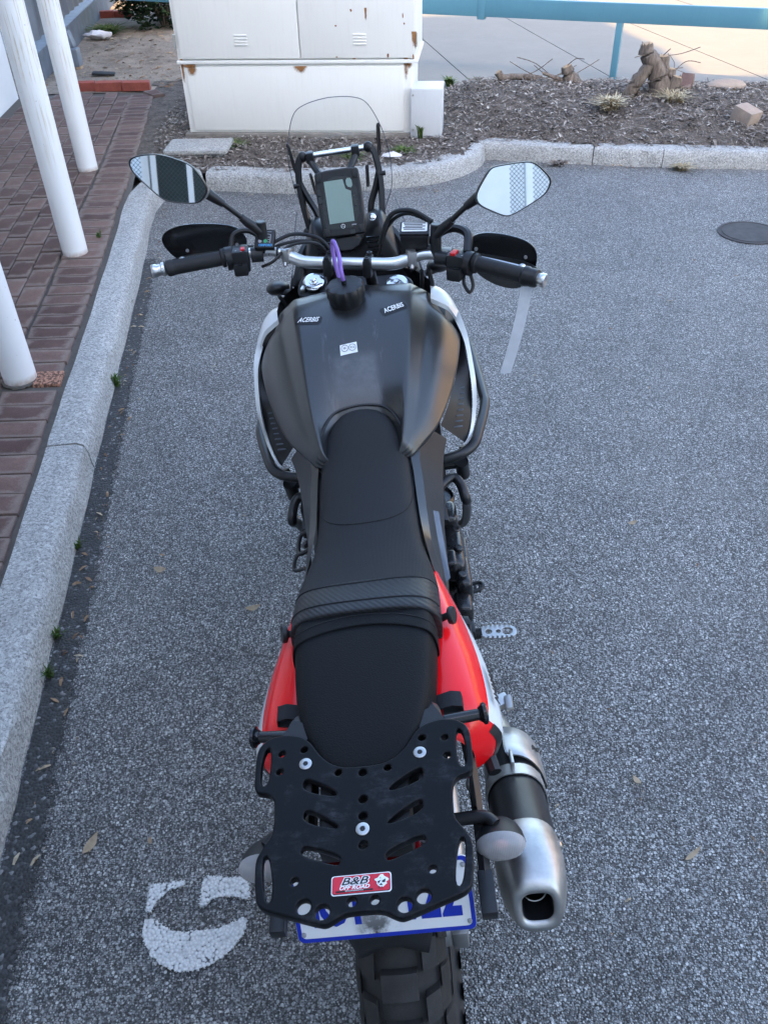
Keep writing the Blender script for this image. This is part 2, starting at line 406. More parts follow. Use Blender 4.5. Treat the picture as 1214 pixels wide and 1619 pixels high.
def leather(name, col, rough, weave, scale, strength, spec=.28):
    t = NT(name); n = t.noise(12, 5, .6)
    if weave == 'weave':
        w1 = t.new('TexWave'); w1.wave_type = 'BANDS'; w1.bands_direction = 'Y'; w1.inputs['Scale'].default_value = scale; t.l.new(t.coord(), w1.inputs['Vector'])
        w2 = t.new('TexWave'); w2.wave_type = 'BANDS'; w2.bands_direction = 'X'; w2.inputs['Scale'].default_value = scale; t.l.new(t.coord(), w2.inputs['Vector'])
        h = t.math('ADD', w1.outputs['Fac'], w2.outputs['Fac'])
    elif weave == 'carbon':
        w1 = t.new('TexWave'); w1.wave_type = 'BANDS'; w1.bands_direction = 'DIAGONAL'; w1.inputs['Scale'].default_value = scale; t.l.new(t.coord(), w1.inputs['Vector']); h = w1.outputs['Fac']
    else:
        h = t.voro(scale).outputs['Distance']
    c = t.mix(n, tuple(x * .85 for x in col), tuple(x * 1.2 for x in col)); c = t.mix(1.0, c, t.ramp(h, [(.1, .8), (.9, 1.2)]), 'MULTIPLY')
    t.set(Base_Color=c, Roughness=rough, Specular_IOR_Level=spec); t.bump(h, strength, .0012); return t.m
M['seat'] = leather('seat_fabric', (.0165, .017, .0182), .66, 'weave', 130, .25, .22)
M['seat_vinyl'] = leather('seat_carbon_vinyl', (.017, .0175, .019), .42, 'carbon', 60, .35)
M['pillion'] = leather('pillion_grain_vinyl', (.0065, .0068, .0075), .62, 'grain', 420, .35, .14)
M['thread'] = simple('seam_thread', (.008, .008, .009), .7)
M['strap_black'] = simple('black_webbing', (.010, .010, .012), .75, 0, .2, 60, .4, 300)
M['blk'] = simple('black_plastic', (.012, .012, .013), .42, 0, .25, 40, .12, 400)
M['blk_gloss'] = simple('black_gloss', (.010, .010, .011), .20, 0, .2, 20, coat=.2)
M['blk_metal'] = simple('black_powder_coat', (.014, .0145, .016), .36, 0, .25, 30, .1, 500)
M['rubber'] = simple('tyre_rubber', (.026, .0245, .0235), .78, 0, .35, 40, .4, 260)
M['grip'] = simple('grip_rubber', (.014, .014, .015), .58, 0, .2, 40, .2, 300)
M['alu'] = simple('brushed_alu', (.66, .66, .65), .30, 1.0, .06, 40)
M['alu_dull'] = simple('cast_alu', (.46, .46, .45), .42, .9, .15, 30, .15, 120)
M['chrome'] = simple('chrome', (.82, .82, .83), .12, 1.0, .03, 20)
M['steel'] = simple('stainless', (.52, .51, .48), .30, 1.0, .15, 18, .06, 60)
M['steel_satin'] = simple('satin_stainless', (.47, .465, .45), .44, 1.0, .2, 26, .10, 90)
M['eng'] = simple('engine_black', (.014, .0145, .016), .27, .0, .25, 30, .06, 200, coat=.2)
t = NT('rack_plastic'); n = t.noise(22, 7, .75); s1 = t.noise(30, 5, .8, t.coord('Object', (1, 3.5, 1)), .6)
w = t.math('MULTIPLY', t.ramp(n, [(.50, 0), (.66, 1)]), t.ramp(s1, [(.42, 0), (.62, .8)]))
t.set(Base_Color=t.mix(w, (.0045, .0047, .0055), (.034, .036, .040)), Roughness=t.math('MULTIPLY_ADD', n, .22, .20), Specular_IOR_Level=.15)
t.bump(n, .12, .0012); M['rack'] = t.m
t = NT('red_plastic'); n = t.noise(8, 4)
t.set(Base_Color=t.mix(n, (.78, .004, .008), (.84, .006, .010)), Roughness=.25, Specular_IOR_Level=.3, Coat_Weight=.35, Coat_Roughness=.04); M['red'] = t.m
M['red_dark'] = simple('red_button', (.62, .012, .015), .35)
M['tail_red'] = simple('tail_light_lens', (.13, .004, .006), .2)
M['red_mark'] = simple('badge_red', (.58, .016, .035), .4, 0, .05)
M['white_pl'] = simple('white_plastic', (.70, .72, .72), .22, 0, .03, 8, coat=.3)
M['white_mark'] = simple('decal_white', (.78, .78, .76), .45, 0, .08, 60)
M['black_mark'] = simple('decal_black', (.010, .010, .012), .45, 0, .05)
M['plate_blue'] = simple('plate_blue', (.008, .028, .36), .4, 0, .08, 30)
t = NT('plate_white'); n = t.noise(22, 6, .75); x, y, z = t.sep()
sm = t.math('MULTIPLY', t.ramp(t.math('ABSOLUTE', t.math('ADD', x, .012)), [(.015, 1), (.034, 0)]), t.ramp(z, [(.700, 1), (.735, .7), (.75, 0)]))
c = t.mix(t.math('MULTIPLY', sm, t.ramp(n, [(.42, 0), (.58, 1)])), (.74, .75, .76), (.035, .033, .032))
t.set(Base_Color=c, Roughness=.4); M['plate'] = t.m
M['purple'] = simple('purple_hose', (.22, .12, .42), .30, 0, .2, 30)
M['led_green'] = simple('button_green', (.03, .32, .12), .4)
M['label_blue'] = simple('label_blue', (.05, .30, .62), .4)
M['grey_mark'] = simple('decal_grey', (.30, .30, .31), .5)
M['lcd'] = simple('lcd_glass', (.235, .315, .275), .16, 0, .05, 6)
M['webbing'] = simple('pale_webbing', (.66, .69, .74), .8, 0, .08, 30, .3, 160)
t = NT('mirror_glass'); t.set(Base_Color=(.86, .88, .89), Metallic=1.0, Roughness=.015); M['mirror'] = t.m
def clear(name, tint, fres=1.45, rough=.03, gl=1.0):
    t = NT(name); tr = t.new('BsdfTransparent'); tr.inputs[0].default_value = (*tint, 1)
    gs = t.new('BsdfGlossy'); gs.inputs['Roughness'].default_value = rough; gs.inputs[0].default_value = (gl, gl, gl, 1)
    fr = t.new('Fresnel'); fr.inputs[0].default_value = fres; mx = t.new('MixShader')
    t.l.new(fr.outputs[0], mx.inputs[0]); t.l.new(tr.outputs[0], mx.inputs[1]); t.l.new(gs.outputs[0], mx.inputs[2]); t.l.new(mx.outputs[0], t.out.inputs[0]); return t.m
M['screen'] = clear('clear_screen', (.93, .945, .955), 1.27)
M['screen_edge'] = simple('screen_edge', (.10, .115, .15), .2)
t = NT('clear_lens'); w1 = t.new('TexWave'); w1.inputs['Scale'].default_value = 130; w1.bands_direction = 'X'; t.l.new(t.coord(), w1.inputs['Vector'])
tr = t.new('BsdfTransparent'); tr.inputs[0].default_value = (.80, .79, .79, 1); mx = t.new('MixShader'); fr = t.new('Fresnel'); fr.inputs[0].default_value = 1.6
bp = t.new('Bump'); bp.inputs['Strength'].default_value = .5; bp.inputs['Distance'].default_value = .001; t.l.new(w1.outputs['Fac'], bp.inputs['Height'])
t.l.new(bp.outputs[0], fr.inputs['Normal']); t.l.new(bp.outputs[0], t.b.inputs['Normal'])
t.set(Base_Color=(.74, .71, .70), Roughness=.08, Coat_Weight=.6)
t.l.new(t.math('MULTIPLY_ADD', fr.outputs[0], .8, .36, clamp=True), mx.inputs[0]); t.l.new(tr.outputs[0], mx.inputs[1]); t.l.new(t.b.outputs[0], mx.inputs[2]); t.l.new(mx.outputs[0], t.out.inputs[0]); M['lens'] = t.m
M['reflector'] = simple('lamp_reflector', (.86, .85, .84), .35, .1, .25, 160)
M['bulb'] = simple('amber_bulb', (.75, .26, .16), .3)
# ================================================================== THE SETTING
KH = 0.12                                   # kerb height
def sheet(name, pts, z, mat, kind='structure'):
    b = MB(); b.add([(p[0], p[1], z) for p in pts], [list(range(len(pts)))])
    o = b.build(name, mat, smooth=False); return tag(o, kind=kind)

tag(sheet('car_park_asphalt', [(-250, -250), (250, -250), (250, 400), (-250, 400)], 0.0, M['asphalt']), 'grey asphalt of the parking bay with pale stone chips')

# kerbs ------------------------------------------------------------
def kerb(name, path, label, h=KH, w=.155, wob=.006, end=None):
    P = catmull([V(x, y, 0) for x, y in path], 10); rings = []
    prof = [(0, -.02), (.004, .02), (.012, h * .62), (.022, h * .88), (.045, h * .985), (.09, h * 1.0), (w, h * .995), (w, -.02)]
    for i, p in enumerate(P):
        t = (P[min(i + 1, len(P) - 1)] - P[max(i - 1, 0)]).normalized(); nl = V(-t.y, t.x, 0)
        ring = []
        for k, (a, z) in enumerate(prof):
            j = wob * (math.sin(i * .9 + k) + math.sin(i * .37 + 2 * k)) * .5
            ring.append(p + nl * (a + j * (1 if k < 5 else .2)) + V(0, 0, z + (j * .4 if z > .03 else 0)))
        rings.append(ring)
    b = MB(); b.loft(rings)
    o = b.build(name, M['kerb'], ang=50); tag(o, label, kind='structure'); return o
kerb('kerb', [(-.78, -1.2), (-.86, .2), (-.931, .988), (-.969, 1.315), (-1.038, 1.942), (-1.118, 2.62)], 'concrete kerb beside the rear of the motorcycle')
kerb('kerb', [(-1.1195, 2.632), (-1.175, 3.109), (-1.253, 3.822), (-1.36, 4.72), (-1.445, 5.40), (-1.44, 5.72), (-1.36, 5.87), (-1.19, 5.945)], 'concrete kerb beside the brick paving, curving at the far corner')
kerb('kerb', [(-1.178, 5.946), (-.90, 5.895), (-.622, 5.835), (-.30, 5.825), (.035, 5.86), (.392, 5.935), (.62, 6.09), (.77, 6.28), (.84, 6.47)], 'bowed concrete kerb in front of the white cabinet', w=.17)
kerb('kerb', [(.76, 6.505), (1.219, 6.375), (1.60, 6.285)], 'short concrete kerb section right of the bowed kerb', w=.15)
kerb('kerb', [(1.606, 6.284), (1.881, 6.215), (2.08, 6.17)], 'concrete kerb section in front of the tree stump', w=.15)
kerb('kerb', [(2.085, 6.168), (2.805, 6.04), (4.2, 5.75), (7, 5.2)], 'concrete kerb section at the right of the garden bed', w=.15)

# band of bitumen laid along the left kerb
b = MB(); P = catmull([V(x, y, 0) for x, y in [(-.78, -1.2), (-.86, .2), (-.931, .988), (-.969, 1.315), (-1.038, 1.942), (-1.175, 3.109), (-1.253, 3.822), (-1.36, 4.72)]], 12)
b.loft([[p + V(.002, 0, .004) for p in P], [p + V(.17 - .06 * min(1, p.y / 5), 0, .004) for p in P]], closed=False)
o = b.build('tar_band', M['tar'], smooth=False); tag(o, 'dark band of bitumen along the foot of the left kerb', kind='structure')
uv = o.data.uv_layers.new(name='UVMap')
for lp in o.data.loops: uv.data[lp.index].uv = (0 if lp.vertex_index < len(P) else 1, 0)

# brick paving -----------------------------------------------------
def kerb_in(y):                              # inner top edge of the left kerb
    pts = [(-.5, -.93), (.0, -.98), (1.0, -1.075), (1.773, -1.163), (2.312, -1.231), (3.091, -1.335), (3.868, -1.417), (4.576, -1.505), (5.3, -1.60), (5.88, -1.655), (7, -1.80), (9, -2.06)]
    for (a, xa), (b, xb) in zip(pts, pts[1:]):
        if y <= b: return xa + (xb - xa) * (y - a) / (b - a)
    return pts[-1][1]
pav = sheet('brick_paving', [(kerb_in(0) + .035, 0), (kerb_in(1.77) + .03, 1.77), (kerb_in(3) + .03, 3), (kerb_in(4.5) + .03, 4.5), (kerb_in(5.3) + .03, 5.3), (kerb_in(5.9) + .0, 5.9), (-2.02, 8.55), (-3.35, 8.62), (-3.35, 0)], KH - .016, M['sand'])
tag(pav, 'dark purple-brown brick paving under the white poles')
SH = -.118
def brick_mesh(name, lx, ly, lz, jitter, mat, ax):
    bm = bmesh.new(); bmesh.ops.create_cube(bm, size=1)
    rnd = random.Random(jitter)
    for v_ in bm.verts:
        v_.co = V(v_.co.x * lx, v_.co.y * ly, v_.co.z * lz)
        if v_.co.z > 0: v_.co += V(rnd.uniform(-.003, .003), rnd.uniform(-.003, .003), rnd.uniform(-.0022, .0022))
    bmesh.ops.bevel(bm, geom=[e for e in bm.edges if all(v_.co.z > 0 for v_ in e.verts)], offset=.006, segments=2, profile=.6, affect='EDGES')
    bmesh.ops.delete(bm, geom=[f for f in bm.faces if f.normal.z < -.9], context='FACES')
    for v_ in bm.verts: v_.co.x += SH * v_.co.y           # the courses run skew, along the kerb
    me = bpy.data.meshes.new(name); bm.to_mesh(me); bm.free(); me.materials.append(mat)
    me.polygons.foreach_set('use_smooth', [True] * len(me.polygons)); me.set_sharp_from_angle(angle=R(45))
    return me
HB = [brick_mesh('brick', .226, .112, .05, k, M['brick'], 0) for k in range(4)]
SB = [brick_mesh('brick', .112, .226, .05, 10 + k, M['brick'], 1) for k in range(4)]
def put_brick(me, x, y, dz=0.0, mat=None):
    o = bpy.data.objects.new('brick', me); C.objects.link(o); o.parent = pav
    o.location = (x, y, KH - .025 + dz + random.uniform(-.0022, .0022))
    o.rotation_euler = (random.uniform(-.008, .008), random.uniform(-.008, .008), random.uniform(-.012, .012)); return o
def seen(x, y):                              # inside the picture's left edge, with a margin
    return x > -1.0 - .395 * (y - .35) - .30 and y < 8.5
POLES = [(-1.542, 3.135, .068), (-1.690, 4.545, .068), (-2.028, 6.114, .068)]
y = 1.3; k = 0
while y < 8.45:
    cx = kerb_in(y) - .030 - .115
    if seen(cx, y) and not (3.08 < y < 3.19):
        put_brick(random.choice(HB), cx + random.uniform(-.004, .004), y)
    y += .1195; k += 1
tile = bpy.data.objects.new('brick', brick_mesh('brick', .118, .112, .05, 77, M['pitted'], 0)); C.objects.link(tile); tile.parent = pav
tile.location = (kerb_in(3.13) - .085, 3.135, KH - .024); tile['label'] = 'pitted orange terracotta half brick beside the pole'
b_ = put_brick(brick_mesh('brick', .10, .112, .05, 78, M['brick'], 0), kerb_in(3.13) - .21, 3.135)
for col in range(1, 14):
    y = 1.0 + (.1195 if col % 2 else 0.0)
    while y < 8.5:
        x = kerb_in(min(y, 5.6)) - (0 if y < 5.6 else .118 * (y - 5.6)) - .030 - .2385 - .0645 - (col - 1) * .1195
        if seen(x, y) and x > -3.15 - .05 * (y - 7.5): put_brick(random.choice(SB), x, y)
        y += .2385
# the first courses beside the bed are plain headers of another batch
for i, (x0, x1) in enumerate([(-2.86, -2.615), (-2.605, -2.36), (-2.35, -2.09)]):
    bme = brick_mesh('garden_edging_brick', x1 - x0, .10, .075, 40 + i, M['red_brick'], 0)
    o = bpy.data.objects.new('edging_brick', bme); C.objects.link(o)
    o.location = ((x0 + x1) / 2, 8.66 - .02 * i, KH + .032); o.rotation_euler = (0, 0, R(random.uniform(-3, 2)))
    tag(o, ['red brick at the left end of the edging row behind the poles', 'middle red brick of the edging row behind the poles', 'red brick at the right end of the edging row, nearest the cabinet'][i], 'brick', 'red edging bricks')
o = put_brick(SB[1], -2.02, 8.42, .012); o.rotation_euler.z = .5

# soil, bed, concrete beyond --------------------------------------
def grid_sheet(name, x0, x1, y0, y1, nx, ny, zf, inside, mat):
    b = MB(); idx = {}; vs = []; fs = []
    for i in range(nx + 1):
        for j in range(ny + 1):
            x = x0 + (x1 - x0) * i / nx; y = y0 + (y1 - y0) * j / ny
            idx[i, j] = len(vs); vs.append((x, y, zf(x, y)))
    for i in range(nx):
        for j in range(ny):
            x = x0 + (x1 - x0) * (i + .5) / nx; y = y0 + (y1 - y0) * (j + .5) / ny
            if inside(x, y): fs.append([idx[i, j], idx[i + 1, j], idx[i + 1, j + 1], idx[i, j + 1]])
    b.add(vs, fs); return b.build(name, mat, ang=80)
from mathutils import noise as mn
def nz(x, y, s, seed=0): return mn.noise(V(x * s, y * s, seed * 7.3))
def bed_front(x):
    pts = [(-1.9, 6.25), (-1.45, 5.95), (-1.2, 6.09), (-.62, 5.97), (0, 5.99), (.39, 6.08), (.62, 6.24), (.72, 6.45), (.80, 6.62), (1.22, 6.50), (1.88, 6.34), (2.8, 6.17), (7, 5.33), (9, 5)]
    for (a, ya), (b, yb) in zip(pts, pts[1:]):
        if x <= b: return ya + (yb - ya) * (x - a) / (b - a)
    return pts[-1][1]
def conc_front(x):
    return 8.62 - .30 * (x - .2) if x > -.5 else 8.9
def bed_z(x, y):
    d = max(0, y - bed_front(x))
    m = .0
    if x > .55:
        k = max(0, min(1, (x - .55) / .4)); m = k * .17 * math.sin(min(1, d / 1.9) * math.pi) ** .8
    if x < -1.5: return KH - .014 + .006 * nz(x, y, 5)
    return KH - .012 + m + .022 * nz(x, y, 2.2) + .012 * nz(x, y, 7, 2) + .006 * nz(x, y, 19, 3)
def bed_in(x, y): return y > bed_front(x) - .05 and y < conc_front(x) + .03 and x > -1.62 - .1 * (y - 6) + .05 * nz(x, y, 3)
bed = grid_sheet('garden_bed', -2.2, 8, 5.0, 9.2, 150, 70, bed_z, lambda x, y: bed_in(x, y) if x > -.4 else (y > bed_front(x) - .05 and y < 9.0 and x > -1.73 - .13 * (y - 6)), M['mulch_soil'])
tag(bed, 'dark mulched soil of the garden bed behind the kerb', kind='structure')
def soil_z(x, y): return KH - .02 + .03 * nz(x, y, .9, 5) + .012 * nz(x, y, 5, 6) + .03 * max(0, y - 9) * .2
soil = grid_sheet('bare_soil', -4.2, -1.2, 8.55, 16, 60, 110, soil_z, lambda x, y: True, M['soil'])
tag(soil, 'sandy bare soil behind the red edging bricks', kind='structure')

# concrete footpath: slabs parted by grooves
path = sheet('footpath', [(-1.3, 8.1), (14, 6.0), (14, 60), (-1.3, 60)], KH - .05, M['sand'])
tag(path, 'pale concrete footpath beyond the garden bed')
def slab_x(i, y): return .775 + 1.33 * i - .147 * (y - 9.74)
def pslab(i, ya, yb):
    b = MB(); g = .006
    q = [(slab_x(i, ya) + g, ya), (slab_x(i + 1, ya) - g, ya), (slab_x(i + 1, yb) - g, yb), (slab_x(i, yb) + g, yb)]
    z = KH - .014 + random.uniform(-.002, .002)
    b.add([(p[0], p[1], KH - .08) for p in q] + [(p[0], p[1], z) for p in q], [[4, 5, 6, 7], [0, 1, 5, 4], [1, 2, 6, 5], [2, 3, 7, 6], [3, 0, 4, 7]])
    o = b.build('slab', M['slab'], path, smooth=False); return o
for i in range(-2, 8):
    ys = [6.4 if i > 1 else (7.4 if i > 0 else 8.0), 12.85 - .1 * i, 18, 26, 40]
    for a, b2 in zip(ys, ys[1:]): pslab(i, a + .006, b2 - .006)

# manhole cover and pit lid
b = MB(); b.lathe((2.245, 4.86, -.02), (0, 0, 1), [(0, .185), (.026, .185), (.028, .17), (.024, .168), (.024, .16), (.028, .158), (.028, 0)], 40)
o = b.build('manhole_cover', M['castiron']); tag(o, 'round dark iron manhole cover set in the asphalt at the right', 'manhole cover')
b = MB(); Mx = Matrix.Rotation(R(-2), 4, 'Z')
b.box((-1.30, 6.52, KH + .012), (.43, .29, .05), .012, M=Mx)
b.box((-1.30, 6.52, KH + .026), (.47, .33, .03), .01, M=Mx)
o = b.build('pit_lid', M['kerb']); tag(o, 'small rectangular concrete pit lid in front of the cabinet', 'pit lid')

# painted letter on the asphalt: three worn pieces
mk = [
 [(-.567, .862), (-.545, .872), (-.50, .838), (-.44, .838), (-.38, .846), (-.333, .872), (-.332, .838), (-.355, .800), (-.395, .768), (-.44, .752), (-.485, .757), (-.53, .785), (-.558, .822)],
 [(-.447, .968), (-.40, .958), (-.352, .962), (-.331, .935), (-.331, .905), (-.348, .908), (-.372, .914), (-.420, .912), (-.428, .893), (-.447, .893), (-.444, .925)],
 [(-.566, .950), (-.535, .948), (-.495, .957), (-.483, .951), (-.492, .940), (-.52, .934), (-.542, .910), (-.551, .882), (-.566, .884), (-.567, .915)]]
b = MB()
for pts in mk:
    P = chaikin([V(x, y, 0) for x, y in pts], 2); Q = []
    for i, p in enumerate(P):
        q = P[(i + 1) % len(P)]
        for k in range(5):
            s = p.lerp(q, k / 5); Q.append(s + V(random.uniform(-1, 1), random.uniform(-1, 1), 0) * .0028)
    me = poly2d([Q], .003); b.addmesh(me, Matrix.Translation((0, 0, .0035)))
o = b.build('road_marking', M['paint'], smooth=False); tag(o, 'worn white painted letter on the asphalt beside the rear wheel', 'road marking')

# white poles and the verandah they carry ---------------------------
for i, (x, y, r) in enumerate(POLES):
    b = MB(); n = 28
    b.lathe((0, 0, 0), (0, 0, 1), [(-.03, r), (.0, r), (.004, r), (1.3, r), (2.75, r)], n)
    o = b.build('pole', M['pole']); o.location = (x, y, KH - .004)
    tag(o, ['nearest round white steel pole, cut off by the left edge of the photo', 'middle round white pole with ochre streaks, standing beside the kerb', 'farthest and thinnest-looking round white pole, nearest the red bricks'][i], 'pole', 'white verandah poles')
    b = MB(); b.lathe((0, 0, -.002), (0, 0, 1), [(0, r + .012), (.004, r + .010), (.006, r)], 24)
    b.build('footing_seal', M['sand'], o)

KD = V(-.117, 1, 0).normalized()
# building on the left: white wall, grey sheet wall beyond
b = MB(); a0 = V(-2.35, -1.5, 0); a1 = V(-3.29, 8.45, 0)
nl = V(-1, -.1, 0).normalized()
b.add([a0 + V(0, 0, -.1), a1 + V(0, 0, -.1), a1 + V(0, 0, 3.3), a0 + V(0, 0, 3.3), a0 + nl * 4 + V(0, 0, -.1), a1 + nl * 4 + V(0, 0, -.1), a1 + nl * 4 + V(0, 0, 3.3), a0 + nl * 4 + V(0, 0, 3.3)],
      [[0, 1, 2, 3], [1, 5, 6, 2], [5, 4, 7, 6], [4, 0, 3, 7], [3, 2, 6, 7]])
hw = empty('white_building', (-3, 5, 0)); o = b.build('wall', M['render_white'], hw, smooth=False); o.location = (3, -5, 0)
b = MB(); q = [V(-2.2, -1.5, 3.02), V(-3.25, 9.5, 3.02), V(-2.36, 9.5, 2.86), V(-1.08, -1.5, 2.86)]
b.add(q + [p + V(0, 0, .03) for p in q], [[0, 1, 2, 3], [4, 5, 6, 7], [0, 1, 5, 4], [1, 2, 6, 5], [2, 3, 7, 6], [3, 0, 4, 7]])
o = b.build('verandah_roof', M['roof_sheet'], hw, smooth=False); o.location = (3, -5, 0)
b = MB(); b.tube([(-1.03, -1.4, 2.80), (-1.542, 3.135, 2.80), (-2.2, 9.3, 2.80)], .05, 8, sub=3); o = b.build('verandah_beam', M['steel_white'], hw); o.location = (3, -5, 0)
tag(hw, 'smooth white building wall at the upper left edge, behind the poles', 'building')

# corrugated grey wall
cw = empty('sheet_wall', (-3.5, 11, 0))
P0 = V(-3.30, 9.15, 0); P1 = V(-4.05, 16.5, 0); dv = (P1 - P0).normalized(); nv = V(dv.y, -dv.x, 0)
b = MB(); N = 190; ra = []; rb = []
for i in range(N + 1):
    p = P0.lerp(P1, i / N) + nv * (.016 * math.sin(i * math.pi / 4.2))
    ra.append(p + V(0, 0, .42)); rb.append(p + V(0, 0, 3.2))
b.loft([ra, rb], closed=False); b.build('corrugated_sheet', M['corrugated'], cw).location = (3.5, -11, 0)
b = MB(); q = [P0 + nv * .05, P1 + nv * .05, P1 - nv * .2, P0 - nv * .2]
b.add([p + V(0, 0, .0) for p in q] + [p + V(0, 0, .36) for p in q], [[0, 1, 5, 4], [4, 5, 6, 7], [3, 0, 4, 7], [1, 2, 6, 5]])
b.build('base_course', M['base_grey'], cw, smooth=False).location = (3.5, -11, 0)
b = MB(); b.box((P0.x - .02, P0.y - .03, 1.6), (.09, .09, 3.2), .005); b.build('corner_post', M['base_grey'], cw).location = (3.5, -11, 0)
tag(cw, 'grey corrugated sheet wall with a darker base, beyond the white poles', 'wall')
dp = empty('downpipe', (-3.06, 9.75, KH))
b = MB(); b.box((-3.10, 9.74, .215), (.13, .15, .17), .02); b.box((-3.14, 9.78, .37), (.12, .13, .17), .04, M=Matrix.Rotation(R(-14), 4, 'Y')); b.box((-3.20, 9.80, 1.6), (.085, .10, 2.4), .015)
b.build('pipe', M['pvc_grey'], dp).location = (3.06, -9.75, -KH)
b = MB(); b.box((-3.08, 9.72, .105), (.10, .11, .06), .006); b.build('foot_block', M['cut_wood'], dp).location = (3.06, -9.75, -KH)
tag(dp, 'grey boxy downpipe shoe at the foot of the sheet wall', 'downpipe')

# cabinet ----------------------------------------------------------
CA = V(-1.44, 6.975, 0); CBv = (V(.271, 6.773, 0) - CA); CW = CBv.length; CE = CBv.normalized(); CN = V(CE.y, -CE.x, 0)  # CN faces the camera
cab = empty('utility_cabinet', CA + CE * .85)
def cab_pt(u, d, z): return CA + CE * u - CN * d + V(0, 0, z)
def cbox(b, u0, u1, d0, d1, z0, z1, bev=.004, mi=0):
    Mx = basis((0, 0, 0), CE, -CN)
    b.box(cab_pt((u0 + u1) / 2, (d0 + d1) / 2, (z0 + z1) / 2), (u1 - u0, abs(d1 - d0), z1 - z0), bev, mi, M=Mx)
def cpart(b, name, mat, **k):
    o = b.build(name, mat, cab, **k); o.location = -(CA + CE * .85); return o
b = MB(); cbox(b, -.035, CW + .02, -.03, .72, KH - .06, KH + .012, .01); cpart(b, 'plinth', M['plinth'])
b = MB(); cbox(b, 0, CW + .03, .0, .68, KH + .013, .615, .006); cpart(b, 'lower_body', M['cabinet'])
b = MB(); cbox(b, .045, CW - .03, -.010, -.001, KH + .03, .597, .003); cpart(b, 'lower_panel', M['cabinet'])
b = MB(); cbox(b, -.015, CW + .075, -.018, .70, .617, .64, .003); cpart(b, 'ledge', M['cabinet'])
b = MB(); cbox(b, -.008, CW + .062, .004, .69, .642, 1.75, .006); cpart(b, 'upper_body', M['cabinet'])
b = MB(); cbox(b, -.05, CW + .10, -.05, .74, 1.752, 1.80, .01); cpart(b, 'roof', M['cabinet'])
for u0, u1 in ((.022, .927), (.936, CW + .050)):
    b = MB(); cbox(b, u0, u1, -.016, .002, .652, 1.72, .004); cpart(b, 'door', M['cabinet'])
for uc in (.495, 1.375):
    for j in range(4):
        b = MB(); cbox(b, uc - .048, uc + .048, -.023, -.014, .738 + j * .0205, .738 + j * .0205 + .009, .003); cpart(b, 'louvre', M['cabinet'])
for u, z, w_, h_ in ((1.32, .955, .035, .03), (1.425, .925, .02, .09), (1.69, .92, .02, .05), (1.70, .87, .02, .02), (1.205, .86, .03, .02), (1.2, .66, .03, .014), (1.33, .648, .05, .012), (1.58, .668, .03, .05), (1.765, .66, .02, .06)):
    w_ *= .75; h_ *= .75
    P = chaikin([V(random.uniform(.5, 1) * w_ / 2 * math.cos(a), random.uniform(.5, 1) * h_ / 2 * math.sin(a), 0) for a in [k * .785 for k in range(8)]], 1)
    me = poly2d([P], .0015); b = MB(); b.addmesh(me, basis(cab_pt(u, -.0168, z), CE, V(0, 0, 1))); cpart(b, 'rust_patch', M['rust'], smooth=False)
for u, z, w_, h_, d in ((.925, .545, .13, .055, -.0115), (.09, .515, .10, .10, -.0115), (.06, .585, .12, .025, -.0115), (CW - .012, .44, .05, .30, -.002), (1.425, .87, .025, .10, -.0175), (1.77, .70, .05, .12, -.0175), (CW + .01, .56, .06, .08, -.002), (.018, .45, .03, .2, -.002)):
    b = MB(); b.add([cab_pt(u - w_ / 2, d, z), cab_pt(u + w_ / 2, d, z), cab_pt(u + w_ / 2, d, z + h_), cab_pt(u - w_ / 2, d, z + h_)], [[0, 1, 2, 3]])
    cpart(b, 'rust_stain', M['rust_stain'], smooth=False)
for z in (.72, 1.5):
    for u in (-.012, CW + .062):
        b = MB(); b.cyl(cab_pt(u, .0, z), cab_pt(u, .0, z + .09), .009, n=8); cpart(b, 'hinge', M['steel'])
tag(cab, 'large cream-white steel utility cabinet with rust stains and two louvred doors', 'cabinet')
sb = empty('meter_box', cab_pt(1.86, .1, KH))
b = MB(); cbox(b, 1.745, 1.985, -.045, .22, KH - .03, .452, .006)
o = b.build('box_body', M['galv'], sb); o.location = -sb.location
b = MB(); cbox(b, 1.752, 1.978, -.049, -.0452, KH, .446, .002); o = b.build('box_cover', M['galv'], sb); o.location = -sb.location
for z in (.17, .41):
    b = MB(); b.cyl(cab_pt(1.765, -.049, z), cab_pt(1.765, -.054, z), .006, n=8)
    o = b.build('screw', M['steel'], sb); o.location = -sb.location
tag(sb, 'small plain grey-white metal box attached low at the right of the cabinet', 'box')

# blue rail ---------------------------------------------------------
br = empty('blue_rail', (2.172, 8.20, KH))
A = V(.501, 8.967, 0); Bq = V(3.253, 7.645, 0); rd = (Bq - A).normalized(); rn = V(rd.y, -rd.x, 0)
def rbox(b, s0, s1, z0, z1, th, bev=.006):
    mid = A + rd * ((s0 + s1) / 2); b.box((mid.x, mid.y, (z0 + z1) / 2), (s1 - s0, th, z1 - z0), bev, M=basis((0, 0, 0), rd, rn * -1))
for s0, s1 in ((-6.5, .58), (.585, 7.5)):
    b = MB(); rbox(b, s0, s1, .622, .770, .05); o = b.build('beam', M['blue'], br); o.location = -br.location
for s in (-1.2, 1.85, 5.2):
    b = MB(); p = A + rd * s; b.box((p.x, p.y + .005, .36), (.055, .055, .53), .004, M=basis((0, 0, 0), rd, rn * -1)); o = b.build('post', M['blue'], br); o.location = -br.location
b = MB(); rbox(b, .55, .62, .60, .79, .058, .003); o = b.build('joint_strap', M['blue'], br); o.location = -br.location
tag(br, 'low sky-blue painted steel rail on posts behind the garden bed', 'railing')

